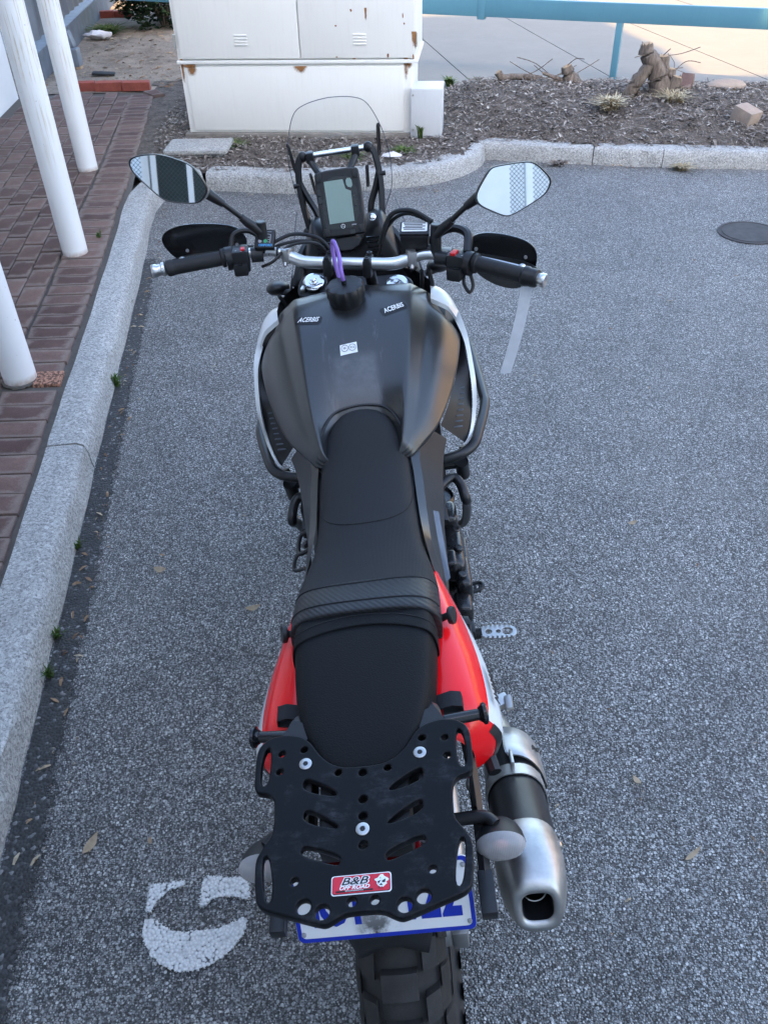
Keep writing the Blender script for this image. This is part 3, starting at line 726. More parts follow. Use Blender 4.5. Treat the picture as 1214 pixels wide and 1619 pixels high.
# mulch and litter ---------------------------------------------------
def chip(b, p, rz, L, w, tilt, curl, mi=0):
    c, s = math.cos(rz), math.sin(rz); t = math.tan(tilt)
    e = V(c, s, t) * L * .5; n_ = V(-s, c, random.uniform(-.5, .5)) * w * .5; up = V(0, 0, curl)
    p = Vector(p)
    b.add([p - e - n_ * .5, p - e + n_ * .5, p + n_ + up, p + e * 1.0 + n_ * .3, p + e - n_ * .3, p - n_ + up], [[0, 5, 2, 1], [5, 4, 3, 2]], mi)
rg = random.Random(3); random.seed(11)
b = MB(); n = 0
while n < 36000:
    x = rg.uniform(-1.75, 4.4); y = rg.uniform(5.8, 9.0)
    if not bed_in(x, y): continue
    if -1.48 < x < .5 and y > 6.75 - .1 * x: continue
    n += 1
    L = rg.choice([.006, .008, .012, .014, .018, .022, .03, .05]) * rg.uniform(.7, 1.3)
    chip(b, (x, y, bed_z(x, y) + .004 + rg.random() * .018), rg.uniform(0, 6.3), L, max(L * rg.uniform(.12, .4), .004), rg.uniform(-.5, .5), rg.uniform(0, .006))
n = 0
while n < 420:
    x = rg.uniform(.7, 4.2); y = rg.uniform(6.2, 8.2)
    if not bed_in(x, y): continue
    n += 1; L = rg.uniform(.07, .22); chip(b, (x, y, bed_z(x, y) + .012 + rg.random() * .02), rg.uniform(0, 6.3), L, .006, rg.uniform(-.15, .15), rg.uniform(0, .012))
o = b.build('mulch', M['chips'], smooth=False); tag(o, 'grey-brown wood chips and dry leaf litter covering the garden bed', 'mulch', kind='stuff')
b = MB()
for n in range(900):
    x = rg.uniform(-3.3, -1.4); y = 8.75 + 5 * rg.random() ** 1.5
    L = rg.choice([.02, .03, .05, .08]); chip(b, (x, y, soil_z(x, y) + .006), rg.uniform(0, 6.3), L, L * .3, rg.uniform(-.3, .3), .004)
for n in range(300):                                  # dry litter lying along the kerbs on the asphalt
    if rg.random() < .45:
        y = rg.uniform(1.0, 5.6); x = kerb_in(y) + .155 + .02 + abs(rg.gauss(0, .045))
    else:
        s = rg.random(); x = -.9 + 3.6 * s; y = (5.86 if x < .5 else 6.43 - .17 * (x - .9)) - .03 - abs(rg.gauss(0, .05))
        if .45 < x < .95: y -= .12
    L = rg.choice([.008, .012, .018, .03]); chip(b, (x, y, .005 + rg.random() * .006), rg.uniform(0, 6.3), L, L * .35, rg.uniform(-.15, .15), .004)
for n in range(170):
    x = rg.uniform(-1.2, 2.6); y = rg.uniform(.6, 5.7)
    if x < kerb_in(y) + .25: continue
    L = rg.choice([.006, .008, .012, .018]); chip(b, (x, y, .004), rg.uniform(0, 6.3), L, L * rg.uniform(.2, .6), rg.uniform(-.1, .1), .003)
o = b.build('leaf_litter', M['dry_leaf'], smooth=False); tag(o, 'dry leaf litter scattered on soil and along the kerb edges', 'leaf litter', kind='stuff')

def leaf(x, y, z, rz, L, w, label):
    b = MB(); pts = []
    for i in range(6):
        s = i / 5; ww = w * math.sin(math.pi * min(s * 1.05, 1)) ** .8
        pts.append((s, ww))
    vs = []; 
    for s, ww in pts: vs += [((s - .5) * L, -ww / 2, .003 + .010 * (s - .5) ** 2 * 4 * L / .06), ((s - .5) * L, ww / 2, .007 + .008 * (s - .5) ** 2 * 4 * L / .06)]
    b.add(vs, [[2 * i, 2 * i + 2, 2 * i + 3, 2 * i + 1] for i in range(5)])
    o = b.build('fallen_leaf', M['dry_leaf'], smooth=True); o.location = (x, y, z); o.rotation_euler = (0, 0, rz); return tag(o, label, 'leaf', 'single fallen leaves on the asphalt')
leaf(-.73, 1.05, .002, 1.2, .060, .022, 'brown curled leaf on the asphalt left of the painted letter')
leaf(.865, 2.19, .002, .4, .038, .014, 'small orange-brown leaf on the asphalt right of the crash bar')
leaf(1.50, 3.95, .002, 2.9, .07, .016, 'pale narrow leaf on the asphalt left of the manhole cover')
leaf(.62, 1.18, .002, 2.0, .03, .018, 'tiny orange leaf on the asphalt beside the silencer')
leaf(-.42, 1.83, .002, .3, .05, .02, 'dry tan leaf on the asphalt beside the rider seat')
leaf(-.75, 2.02, .002, -.2, .045, .025, 'greenish leaf on the asphalt between kerb and rider seat')
leaf(.70, .98, .002, .6, .06, .011, 'thin twig-like leaf on the asphalt right of the exhaust tip')

# plants --------------------------------------------------------------
def tuft(name, x, y, z, n, h, spread, mat, label, cat='weed', group=None, wid=.006):
    b = MB(); rr = random.Random(int(x * 977 + y * 131))
    for i in range(n):
        a = rr.uniform(0, 6.3); hh = h * rr.uniform(.5, 1.1); sp = spread * rr.uniform(.2, 1)
        d = V(math.cos(a), math.sin(a), 0); nn = V(-d.y, d.x, 0); o_ = V(rr.uniform(-1, 1), rr.uniform(-1, 1), 0) * spread * .25
        w_ = wid * rr.uniform(.6, 1.4); pts = [o_, o_ + d * sp * .35 + V(0, 0, hh * .65), o_ + d * sp + V(0, 0, hh * rr.uniform(.6, 1))]
        b.add([pts[0] - nn * w_ * .5, pts[0] + nn * w_ * .5, pts[1] + nn * w_ * .5, pts[1] - nn * w_ * .5, pts[2]], [[0, 1, 2, 3], [3, 2, 4]])
    o = b.build(name, mat, smooth=False); o.location = (x, y, z); return tag(o, label, cat, group)
G_ = 'small weeds along the kerb'
tuft('weed', -1.352, 4.31, 0, 34, .085, .05, M['weed'], 'bright green grass weed at the kerb level with the left grip', group=G_)
tuft('weed', -1.30, 4.05, 0, 16, .06, .03, M['weed'], 'tiny green weed at the kerb just below the grip-level weed', group=G_)
tuft('weed', -1.183, 3.25, 0, 34, .075, .055, M['weed'], 'green weed at the kerb beside the nearest pole and terracotta brick', group=G_)
tuft('weed', -1.055, 2.15, 0, 14, .04, .03, M['weed'], 'sparse weed at the kerb left of the rider seat', group=G_)
tuft('weed', -1.008, 1.73, 0, 18, .045, .035, M['weed'], 'upper weed of the two at the kerb left of the pillion seat', group=G_)
tuft('weed', -.985, 1.58, 0, 22, .05, .035, M['weed'], 'lower weed of the two at the kerb left of the pillion seat', group=G_)
tuft('weed', -1.46, 5.15, 0, 30, .07, .06, M['weed'], 'green weed at the kerb below the left mirror', group=G_)
tuft('weed', -1.615, 4.78, KH, 16, .05, .04, M['weed'], 'weed in the brick joint right of the middle pole', group=G_)
tuft('weed', .36, 6.66, KH, 18, .13, .05, M['weed'], 'upright green weed at the foot of the small metal box', group='weeds in the garden bed', wid=.012)
for i, (x, lab) in enumerate(((.72, 'clump of green weeds nearest the small metal box, along the footpath'), (.95, 'second clump of green weeds along the footpath edge'), (1.22, 'third clump of green weeds along the footpath edge'), (2.05, 'green weeds at the foot of the blue rail post'))):
    tuft('weed', x, conc_front(x) - .10, KH, 60, .09, .10, M['weed'], lab, group='weeds in the garden bed', wid=.02)
for i, (x, y, lab) in enumerate(((-.15, 6.25, 'low green weeds behind the windscreen top'), (-1.05, 6.62, 'green weeds between the pit lid and the cabinet'), (.22, 6.35, 'low weeds in front of the right side of the cabinet'))):
    tuft('weed', x, y, bed_z(x, y) - .005, 90, .045, .16, M['weed'], lab, group='weeds in the garden bed', wid=.008)
tuft('dry_grass_clump', 1.83, 6.85, bed_z(1.83, 6.85), 170, .11, .20, M['dry_grass'], 'straw-coloured dry frond clump below the blue post', 'dry grass', wid=.014)
tuft('dry_grass_clump', 2.20, 6.10, .002, 110, .05, .13, M['dry_grass'], 'heap of dry fronds lying on the asphalt against the kerb', 'dry grass', wid=.010)
tuft('dry_grass_clump', 1.35, 6.30, .002, 70, .035, .13, M['chips'], 'low heap of leaf debris against the kerb right of the corner', 'debris', wid=.010)
tuft('dry_grass_clump', 2.35, 6.95, bed_z(2.35, 6.95), 120, .09, .26, M['dry_grass'], 'dry straw around the foot of the forked stump', 'dry grass', wid=.008)
tuft('dry_grass_clump', -1.72, 10.2, KH, 130, .35, .25, M['bark'], 'brown dead twiggy plant left of the cabinet', 'dead plant', wid=.008)

def stump(name, x, y, z, limbs, label, twigs=10):
    o = empty(name, (x, y, z)); b = MB(); rr = random.Random(int(x * 100))
    for pts, r in limbs:
        P = catmull(pts, 5); m = len(P); rings = []
        for i, p in enumerate(P):
            t_ = (P[min(i + 1, m - 1)] - P[max(i - 1, 0)]).normalized(); rr_ = r[0] + (r[1] - r[0]) * i / (m - 1)
            ring = b.ring(p, t_, rr_, 18); ring = [q + (q - p) * (.34 * mn.noise(V(q.x * 30, q.y * 30, q.z * 9)) + .22 * mn.noise(V(q.x * 75, q.y * 75, q.z * 22))) for q in ring]
            rings.append(ring)
        b.loft(rings)
    b.build('trunk', M['bark'], o, ang=60)
    b = MB()
    for pts, r in limbs:
        p = Vector(pts[-1]); d = (p - Vector(pts[-2])).normalized(); b.cyl(p, p + d * .006, r[1] * .93, r[1] * .8, 10)
    b.build('cut_face', M['cut_wood'], o)
    for pts, r in limbs:                                   # splinters round the broken ends
        p = Vector(pts[-1]); d = (p - Vector(pts[-2])).normalized()
        for k in range(4):
            a = rr.uniform(0, 6.3); q = p + V(math.cos(a), math.sin(a), 0) * r[1] * .75 - d * .02; b = MB()
            b.cyl(q, q + d * rr.uniform(.02, .04) + V(rr.uniform(-.012, .012), rr.uniform(-.012, .012), 0), r[1] * .26, .001, 5); b.build('splinter', M['bark'], o, ang=20)
    for i in range(twigs):
        pts, r = rr.choice(limbs); p = Vector(rr.choice(pts)); a = rr.uniform(0, 6.3); L = rr.uniform(.12, .38)
        d = V(math.cos(a), math.sin(a) * .6, rr.uniform(-.1, .5)); b = MB()
        b.tube([p, p + d * L * .5 + V(0, 0, rr.uniform(-.03, .03)), p + d * L], .0035, 5, sub=3); b.build('twig', M['bark'], o)
    return tag(o, label, 'stump')
zs = bed_z(2.2, 7.15) - .02
stump('tree_stump', 2.20, 7.15, zs, [
    ([(-.16, .02, -.05), (-.11, .0, .10), (-.03, -.01, .22), (-.01, .0, .27)], (.055, .045)),
    ([(.10, .0, -.06), (.07, 0, .10), (.01, 0, .22), (-.055, 0, .30), (-.075, 0, .37)], (.085, .045)),
    ([(.07, .03, .08), (.08, .03, .20), (.075, .03, .28)], (.06, .045)),
    ([(.16, -.02, -.05), (.18, -.02, .06), (.20, -.02, .14)], (.05, .04)),
    ([(.10, .02, .06), (.15, .02, .14), (.155, .02, .19)], (.045, .035))], 'weathered grey forked tree stump rising from the garden bed', 10)
stump('tree_stump', 1.66, 7.62, bed_z(1.66, 7.62) - .02, [([(.07, 0, -.03), (.0, 0, .07), (-.035, 0, .15)], (.075, .04)), ([(.0, 0, .02), (-.14, .02, .07), (-.22, .02, .10)], (.022, .012))], 'low grey stump left of the blue rail post', 5)
stump('log', 1.25, 7.85, bed_z(1.25, 7.85) + .02, [([(.22, 0, .0), (.02, 0, .02), (-.12, 0, .015), (-.16, 0, .06)], (.025, .03))], 'fallen grey branch lying along the footpath edge', 4)
b = MB(); b.tube([(2.33, 7.2, .22), (2.40, 7.3, .36), (2.52, 7.35, .46), (2.66, 7.4, .44)], .0035, 5); b.tube([(2.40, 7.3, .36), (2.42, 7.3, .45), (2.37, 7.32, .52)], .0025, 5); b.tube([(2.45, 7.32, .41), (2.56, 7.3, .37), (2.60, 7.3, .33)], .0025, 5)
o = b.build('bare_twig', M['bark']); tag(o, 'thin bare branching twig sticking up right of the forked stump', 'twig')
b = MB(); b.tube([(2.78, 7.3, .16), (2.90, 7.35, .26), (3.10, 7.4, .27), (3.32, 7.3, .25), (3.5, 7.2, .18)], .004, 5); b.tube([(2.9, 7.35, .26), (2.78, 7.4, .28), (2.74, 7.4, .33)], .0025, 5)
o = b.build('bare_twig', M['bark']); tag(o, 'long bare twig at the right edge of the garden bed', 'twig')
b = MB(); b.box((0, 0, .05), (.14, .16, .11), .008, M=Matrix.Rotation(.6, 4, 'Z') @ Matrix.Rotation(.25, 4, 'X')); o = b.build('brick_chunk', M['old_brick']); o.location = (2.76, 6.52, bed_z(2.76, 6.52)); tag(o, 'broken tan-grey brick lying in the mulch at the right', 'brick')
b = MB(); b.box((0, 0, .03), (.10, .16, .07), .006, M=Matrix.Rotation(-.5, 4, 'Z') @ Matrix.Rotation(.5, 4, 'X')); o = b.build('brick_chunk', M['brick']); o.location = (2.52, 7.25, bed_z(2.52, 7.25) + .01); tag(o, 'grey-brown brick leaning behind the forked stump', 'brick')
b = MB(); b.sphere((0, 0, .03), .16, sc=(1, .6, .3), seg=14); o = b.build('flat_stone', M['old_brick']); o.location = (2.86, 7.28, bed_z(2.86, 7.28)); tag(o, 'flat tan stone near the footpath right of the stump', 'stone')
# a strip of white litter in the bed, rag, scrap, bricks by the bush
b = MB(); chip(b, (.13, 6.18, bed_z(.13, 6.18) + .02), -.5, .16, .06, .1, .01); o = b.build('bark_strip', M['rag'], smooth=False); tag(o, 'pale strip of litter lying in the bed behind the bowed kerb', 'litter')
b = MB(); b.sphere((0, 0, 0), .13, sc=(1.25, .7, .35), seg=18)
for v_ in b.v: v_ += V(mn.noise(v_ * 14), mn.noise(v_ * 14 + V(5, 0, 0)), mn.noise(v_ * 14 + V(0, 9, 0))) * .05
o = b.build('rag', M['rag']); o.location = (-3.27, 11.35, KH + .05); tag(o, 'crumpled white rag on the bare soil', 'rag')
b = MB(); b.box((0, 0, 0), (.22, .09, .02), .004); o = b.build('scrap', M['black_scrap']); o.location = (-2.70, 9.30, KH + .015); o.rotation_euler = (.05, .08, .1); tag(o, 'flat black scrap on the soil behind the red bricks', 'scrap')
for i, (x, y, rz) in enumerate(((-3.58, 13.0, .1), (-3.35, 13.05, .05))):
    b = MB(); b.box((0, 0, 0), (.23, .12, .085), .006); o = b.build('loose_brick', M['red_brick']); o.location = (x, y, soil_z(x, y) + .04); o.rotation_euler.z = rz
    tag(o, ['red brick by the sheet wall, left one of a pair near the bush', 'red brick by the bush, right one of a pair'][i], 'brick', 'bricks by the bush')

def bush(x, y, z, rx, ry, rz_, n, label):
    o = empty('bush', (x, y, z)); rr = random.Random(5); b = MB()
    for i in range(n):
        while True:
            p = V(rr.uniform(-1, 1), rr.uniform(-1, 1), rr.uniform(-1, 1))
            if .3 < p.length < 1 + .25 * mn.noise(p * 2.5): break
        q = V(p.x * rx, p.y * ry, p.z * rz_ + rz_)
        if mn.noise(q * 3.1) < -.38: continue
        a = rr.uniform(0, 6.3); L = rr.uniform(.04, .075); e = V(math.cos(a), math.sin(a), rr.uniform(-.6, .6)).normalized() * L; f = V(-math.sin(a), math.cos(a), rr.uniform(-.7, .7)).normalized() * L * .45
        b.add([q, q + e * .5 + f, q + e, q + e * .5 - f], [[0, 1, 2, 3]])
    b.build('crown', M['bush'], o, smooth=False)
    b = MB()
    for i in range(9):
        a = i * .7; b.tube([(0, 0, -.05), (math.cos(a) * rx * .3, math.sin(a) * ry * .3, rz_ * .7), (math.cos(a) * rx * .7, math.sin(a) * ry * .7, rz_ * 1.5)], .014, 5, sub=3)
    b.build('trunk', M['bark'], o); return tag(o, label, 'bush')
bush(-2.62, 12.15, KH, .80, .70, .75, 15000, 'dark green leafy bush behind the cabinet at the top')
tuft('weed', -3.25, 11.75, KH, 260, .10, .35, M['weed'], 'green ground weeds around the rag and bush', wid=.02)

# what stands behind the viewer and shades the car park; it shows in the two mirrors
bb = empty('office_building', (0, -6, 0))
def bpart(name, lo, hi, mat, bev=0):
    b = MB(); b.box([(lo[i] + hi[i]) / 2 for i in range(3)], [hi[i] - lo[i] for i in range(3)], bev); o = b.build(name, mat, bb, smooth=False); o.location = (0, 6, 0); return o
XC = 4.84
bpart('wall', (-24, -14, -.1), (XC - .30, -5.0, 9.98), M['render_white'])
bpart('roof', (-24.4, -14.4, 9.985), (XC, -4.6, 11.7), M['roof_sheet'])
bpart('wing', (XC - .29, -14, -.1), (9.5, -5.05, 8.97), M['render_white'])
bpart('wing_roof', (XC - .29, -14.3, 8.98), (9.7, -4.85, 9.17), M['roof_sheet'])
for i in range(-7, 9):
    for z in (1.0, 4.6, 8.0):
        if i > 3 or (i > 1 and z > 6) or (abs(i) < 3 and z < 6): continue
        w_ = bpart('window', (i * 2.6 - .7, -5.02, z), (i * 2.6 + .7, -4.97, z + 1.5), M['window_dark'])
tag(bb, 'tall white rendered office building behind the viewer, seen in the mirrors', 'building')
# mesh fence
fe = empty('mesh_fence', (0, -2.2, 0))
def fpart(b, name, mat): o = b.build(name, mat, fe, smooth=False); o.location = (0, 2.2, 0); return o
def wires(x0, x1, z0, z1, y, s=.055):
    b = MB(); r = .0017
    k = -int((z1 - z0) / s) - 1
    nmax = int((x1 - x0) / s) + 1
    for i in range(k, nmax):
        for sg in (1, -1):
            xa = x0 + i * s if sg > 0 else x0 + (i * s) + (z1 - z0)
            za = z0; xb = xa + sg * (z1 - z0); zb = z1
            # clip to the frame
            if sg > 0:
                if xa < x0: za += x0 - xa; xa = x0
                if xb > x1: zb -= xb - x1; xb = x1
            else:
                if xa > x1: za += xa - x1; xa = x1
                if xb < x0: zb -= x0 - xb; xb = x0
            if zb - za < .02: continue
            p, q = V(xa, y + .002 * sg, za), V(xb, y + .002 * sg, zb)
            b.cyl(p, q, r, n=4)
    return b
fx = [-4.4, -2.95, -1.5, -.05, 1.4, 2.85, 4.3]
for a, b2 in zip(fx, fx[1:]):
    fpart(wires(a + .03, b2 - .03, .25, 2.9, -2.2, .030), 'wire_mesh', M['wire'])
for x in fx:
    b = MB(); b.box((x, -2.2, 1.48), (.05, .05, 2.96), .004); fpart(b, 'post', M['steel_white'])
for x0, x1 in ((-2.95, -1.62), (.35, 1.26)):
    b = MB(); b.box(((x0 + x1) / 2, -2.16, 1.5), (x1 - x0, .02, 2.9), .003); fpart(b, 'infill_panel', M['steel_white'])
for x in (-1.44, -1.20):
    b = MB(); b.box((x, -2.17, 1.48), (.035, .03, 2.9), .003); fpart(b, 'post', M['steel_white'])
for z in (.22, 1.75, 2.93):
    b = MB(); b.box((-.05, -2.2, z), (8.75, .035, .035), .003); fpart(b, 'rail', M['steel_white'])
for x0, x1, z1, m_ in ((-1.60, -.62, 2.9, 'shade_cloth'), (1.30, 2.2, 1.93, 'tan_wall'), (1.5, 2.2, 1.72, 'red_brick')):
    b = MB(); b.box(((x0 + x1) / 2, -2.6 if m_ != 'red_brick' else -2.55, z1 / 2), (x1 - x0, .03, z1), .002); fpart(b, 'backing_panel', M[m_])
tag(fe, 'white-posted diamond mesh fence behind the viewer, seen in the mirrors', 'fence')
tb = empty('added_tan_building', (17, 9, 0), (0, 0, R(-38)))  # unseen, added and turned to the sun for a warm reflection on the tank
b = MB(); b.box((0, 4, 2.5), (16, 8, 5.2), 0); b.build('wall', M['tan_wall'], tb, smooth=False)
b = MB(); b.box((0, 4, 5.32), (16.8, 8.8, .4), 0); b.build('roof', M['red_brick'], tb, smooth=False)
tag(tb, 'unseen low tan building added far to the right for its warm reflection', 'building')
# ================================================================== THE MOTORCYCLE
# bike axes: x right, y forward, z up; origin on the ground under the rear axle. It leans left on its side stand.
LEAN, YAW, STEER = R(-6.64), R(.27), R(-11.8)
bike = empty('motorcycle', (.068, .70, 0), (0, LEAN, YAW))
tag(bike, 'black and red adventure motorcycle leaning on its side stand, seen from behind', 'motorcycle')
SP = V(0, 1.216, .98); SA = V(0, -math.sin(R(27)), math.cos(R(27)))
SM = Matrix.Translation(SP) @ Matrix.Rotation(STEER, 4, SA) @ Matrix.Translation(-SP)
def ST(v): return SM @ v
def mir(pts): return [V(-p[0], p[1], p[2]) for p in pts]
def S2(s, p): return V(s * p[0], p[1], p[2])

def apply_mods(o):
    dg = bpy.context.evaluated_depsgraph_get(); me = bpy.data.meshes.new_from_object(o.evaluated_get(dg))
    o.modifiers.clear(); o.data = me; return o

# ---- lofted bodywork: stations of half profiles, mirrored
def body_loft(name, stations, mat, crease=None, levels=2, parent=bike, capends=True, mi_fn=None):
    b = MB(); rings = []
    for y, prof in stations:
        right = [V(x, y, z) for x, z in prof]; left = [V(-x, y, z) for x, z in prof[1:]][::-1]
        rings.append(right + left)
    n = len(rings[0]); m = len(stations[0][1])
    b.loft(rings, cap=(capends, capends))
    o = b.build(name, mat, parent, ang=180)
    me = o.data
    if crease:
        at = me.attributes.new('crease_edge', 'FLOAT', 'EDGE')
        for e in me.edges:
            a, c = e.vertices; ia, ic = a % n, c % n
            if ia == ic:
                k = ia if ia < m else n - ia
                if k in crease: at.data[e.index].value = crease[k]
    md = o.modifiers.new('s', 'SUBSURF'); md.levels = levels; md.render_levels = levels
    apply_mods(o)
    o.data.polygons.foreach_set('use_smooth', [True] * len(o.data.polygons))
    return o
def seat_prof(w, zt, zb, crown=.004):
    return [(0, zt), (.35 * w, zt - crown * .4), (.65 * w, zt - crown * 1.5), (.86 * w, zt - .014), (.97 * w, zt - .034), (w, zt - .062), (.985 * w, (zb + zt - .062) / 2), (.93 * w, zb)]

# wheels -----------------------------------------------------------
def wheel(name, c, Rr, w, rim_r, npitch, xf=None, blocks=True):
    wh = empty(name, (0, 0, 0)); wh.parent = bike
    ax = V(1, 0, 0); c = Vector(c)
    b = MB(); prof = []
    for k in range(13):
        a = math.pi * (k / 12); prof.append((-w * math.cos(a), Rr - w * 1.05 - .005 + w * .98 * math.sin(a) ** .8))
    prof = [(-w * .72, rim_r)] + prof[1:-1] + [(w * .72, rim_r)]
    b.lathe(c, ax, prof, 64, cap=(False, False)); b.build('tyre', M['rubber'], wh, ang=60, xf=xf)
    b = MB(); b.lathe(c, ax, [(-w * .72, rim_r + .006), (-w * .66, rim_r - .012), (-w * .3, rim_r - .022), (w * .3, rim_r - .022), (w * .66, rim_r - .012), (w * .72, rim_r + .006)], 64, cap=(False, False)); b.build('rim', M['blk_metal'], wh, xf=xf)
    b = MB(); b.lathe(c, ax, [(-.07, .02), (-.07, .045), (-.03, .05), (-.028, .03), (.028, .03), (.03, .05), (.07, .045), (.07, .02)], 20); b.build('hub', M['alu_dull'], wh, xf=xf)
    b = MB()
    for i in range(36):
        a = i * math.pi / 18; s = 1 if i % 2 else -1
        b.cyl(c + V(s * .03, math.cos(a + .3 * s) * .045, math.sin(a + .3 * s) * .045), c + V(0, math.cos(a) * (rim_r - .018), math.sin(a) * (rim_r - .018)), .0018, n=5)
    b.build('spoke', M['steel'], wh, xf=xf); b = None
    b = MB(); b.lathe(c, ax, [(-.052, .06), (-.052, .125), (-.047, .125), (-.047, .06)], 40); b.build('brake_disc', M['steel'], wh, xf=xf)
    if not blocks: return wh
    # tread blocks: one mesh per kind, placed round the tyre as single knobs
    def block_mesh(x0, x1, lng, dip, skew):
        b = MB(); n = 4; top = []; bot = []
        for sgn in (-1, 1):
            for i in range(n + 1):
                x = x0 + (x1 - x0) * i / n; u = max(-1, min(1, x / w)); rad = Rr - w * 1.05 + w * .98 * (1 - u * u) ** .4
                y = sgn * lng / 2 + skew * (x - x0)
                bot.append(V(x, y * 1.12, rad - .012 - Rr)); top.append(V(x * .985, y * .93, rad + dip - Rr - (y * y) / (2 * Rr)))
        m = n + 1
        vs = bot + top; fs = []
        for i in range(n):
            fs.append([2 * m + i, 2 * m + i + 1, 2 * m + m + i + 1, 2 * m + m + i])
            fs.append([i, i + 1, 2 * m + i + 1, 2 * m + i]); fs.append([m + i, m + i + 1, 3 * m + i + 1, 3 * m + i])
        fs.append([0, m, 3 * m, 2 * m]); fs.append([n, m + n, 3 * m + n, 2 * m + n])
        b.add(vs, fs); o = b.build('knob', M['rubber'], None, ang=40); me = o.data; bpy.data.objects.remove(o)
        return me
    kinds = [(block_mesh(-.027, .027, .040, .013, 0), 0), (block_mesh(.037, .058, .042, .012, .25), .5), (block_mesh(-.058, -.037, .042, .012, -.25), .5),
             (block_mesh(.062, w * .99, .030, .009, 0), 0), (block_mesh(-w * .99, -.062, .030, .009, 0), 0)]
    for i in range(npitch):
        for me, ph in kinds:
            a = (i + ph) * 2 * math.pi / npitch
            k = bpy.data.objects.new('knob', me); C.objects.link(k); k.parent = wh
            Mk = Matrix.Translation(c) @ Matrix.Rotation(-a, 4, 'X') @ Matrix.Translation((0, 0, Rr))
            k.matrix_local = (SM @ Mk) if xf else Mk
    return wh
wheel('rear_wheel', (0, 0, .328), .318, .073, .235, 27)
wheel('front_wheel', (0, 1.595, .345), .345, .047, .27, 0, ST, False)

# chassis ------------------------------------------------------------
b = MB()
for s in (-1, 1):
    b.tube([S2(s, p) for p in [(.075, .0, .33), (.085, .15, .345), (.075, .42, .385), (.05, .56, .40)]], .024, 10)
    b.box((s * .085, .0, .33), (.03, .09, .06), .006)
b.build('swingarm', M['alu_dull'], bike)
b = MB()
for s in (-1, 1):
    b.tube([S2(s, p) for p in [(.03, 1.16, .93), (.09, 1.05, .82), (.125, .85, .73), (.13, .66, .66), (.12, .56, .52), (.11, .55, .38)]], .017, 8)
    b.tube([S2(s, p) for p in [(.035, 1.18, .80), (.10, 1.10, .62), (.13, 1.02, .42), (.10, .80, .30), (.10, .58, .33)]], .015, 8)
    b.tube([S2(s, p) for p in [(.10, .66, .74), (.105, .40, .78), (.10, .10, .82), (.085, -.10, .84)]], .011, 8)
    b.tube([S2(s, p) for p in [(.11, .58, .56), (.11, .30, .70), (.10, .02, .80)]], .010, 8)
b.cyl((0, 1.10, .76), (0, 1.185, 1.02), .035, n=16)
b.build('frame', M['blk_metal'], bike)
b = MB(); b.tube([(-.10, .56, .36), (-.16, .57, .20), (-.225, .60, .055), (-.243, .62, .034)], .012, 8); b.box((-.248, .615, .032), (.07, .09, .010), .004, M=Matrix.Rotation(-LEAN, 4, 'Y'))
b.build('side_stand', M['blk_metal'], bike)

# engine
en = empty('engine'); en.parent = bike
b = MB(); b.box((0, .84, .42), (.25, .42, .28), .03); b.box((0, .92, .62), (.24, .20, .26), .02, M=Matrix.Rotation(R(-12), 4, 'X')); b.box((0, .70, .55), (.22, .22, .18), .03); b.build('crankcase', M['eng'], en)
b = MB()
b.lathe((.125, .79, .45), (1, 0, 0), [(0, .125), (.035, .122), (.06, .108), (.068, .085), (.068, 0)], 32)
b.build('clutch_cover', M['eng'], en)
b = MB()
for cc, sz, bv in (((.160, .725, .565), (.052, .15, .062), .024), ((.176, .665, .530), (.036, .10, .075), .017), ((.155, .815, .600), (.05, .075, .05), .018), ((.168, .600, .510), (.042, .065, .055), .018), ((.183, .745, .510), (.024, .12, .07), .011), ((.150, .66, .60), (.03, .05, .03), .010)):
    b.box(cc, sz, bv, seg=4)
for yy, zz in ((.775, .585), (.70, .592), (.64, .565)): b.cyl((.166, yy, zz - .02), (.174, yy, zz + .012), .010, n=12, bev=.002)
b.build('side_casting', M['eng'], en)
b = MB(); b.lathe((.14, .885, .605), (.35, 0, 1), [(0, .04), (.012, .04), (.018, .034), (.010, .030), (.008, 0)], 24); b.box((.128, .94, .62), (.05, .06, .05), .012); b.box((.12, .80, .65), (.035, .15, .03), .008)
b.build('water_pump', M['eng'], en)
for p in [(.155, .915, .634), (.187, .79, .50), (.183, .70, .50), (.178, .85, .53), (.172, .63, .52)]:
    b = MB(); b.lathe(p, (.6, 0, .8), [(0, .0075), (.006, .0075), (.007, .004), (.004, .004), (.004, 0)], 10); b.build('bolt', M['steel'], en)
b = MB(); b.lathe((-.125, .80, .45), (-1, 0, 0), [(0, .11), (.03, .105), (.045, .08), (.045, 0)], 28); b.box((-.15, .70, .46), (.05, .13, .12), .02); b.build('generator_cover', M['eng'], en)
b = MB(); b.box((.155, .475, .50), (.052, .085, .075), .016); b.box((.155, .512, .545), (.045, .03, .04), .012); b.build('master_cylinder_guard', M['blk'], en)
b = MB(); b.box((0, .84, .24), (.30, .52, .02), .008); b.box((0, 1.10, .33), (.28, .02, .20), .006, M=Matrix.Rotation(R(-30), 4, 'X')); b.build('skid_plate', M['alu_dull'], en)
b = MB()
for s in (-1, 1): b.tube([S2(s, p) for p in [(.05, 1.02, .56), (.06, 1.10, .46), (.05, 1.07, .30), (.08, .90, .27), (.12, .65, .28)]], .018, 10)
b.tube([(.12, .65, .28), (.14, .50, .32), (.165, .38, .44), (.19, .28, .53), (.205, .20, .575)], .023, 12)
b.build('header_pipe', M['steel'], en)
b = MB(); b.box((0, 1.16, .62), (.34, .035, .30), .006); b.build('radiator', M['blk'], en)
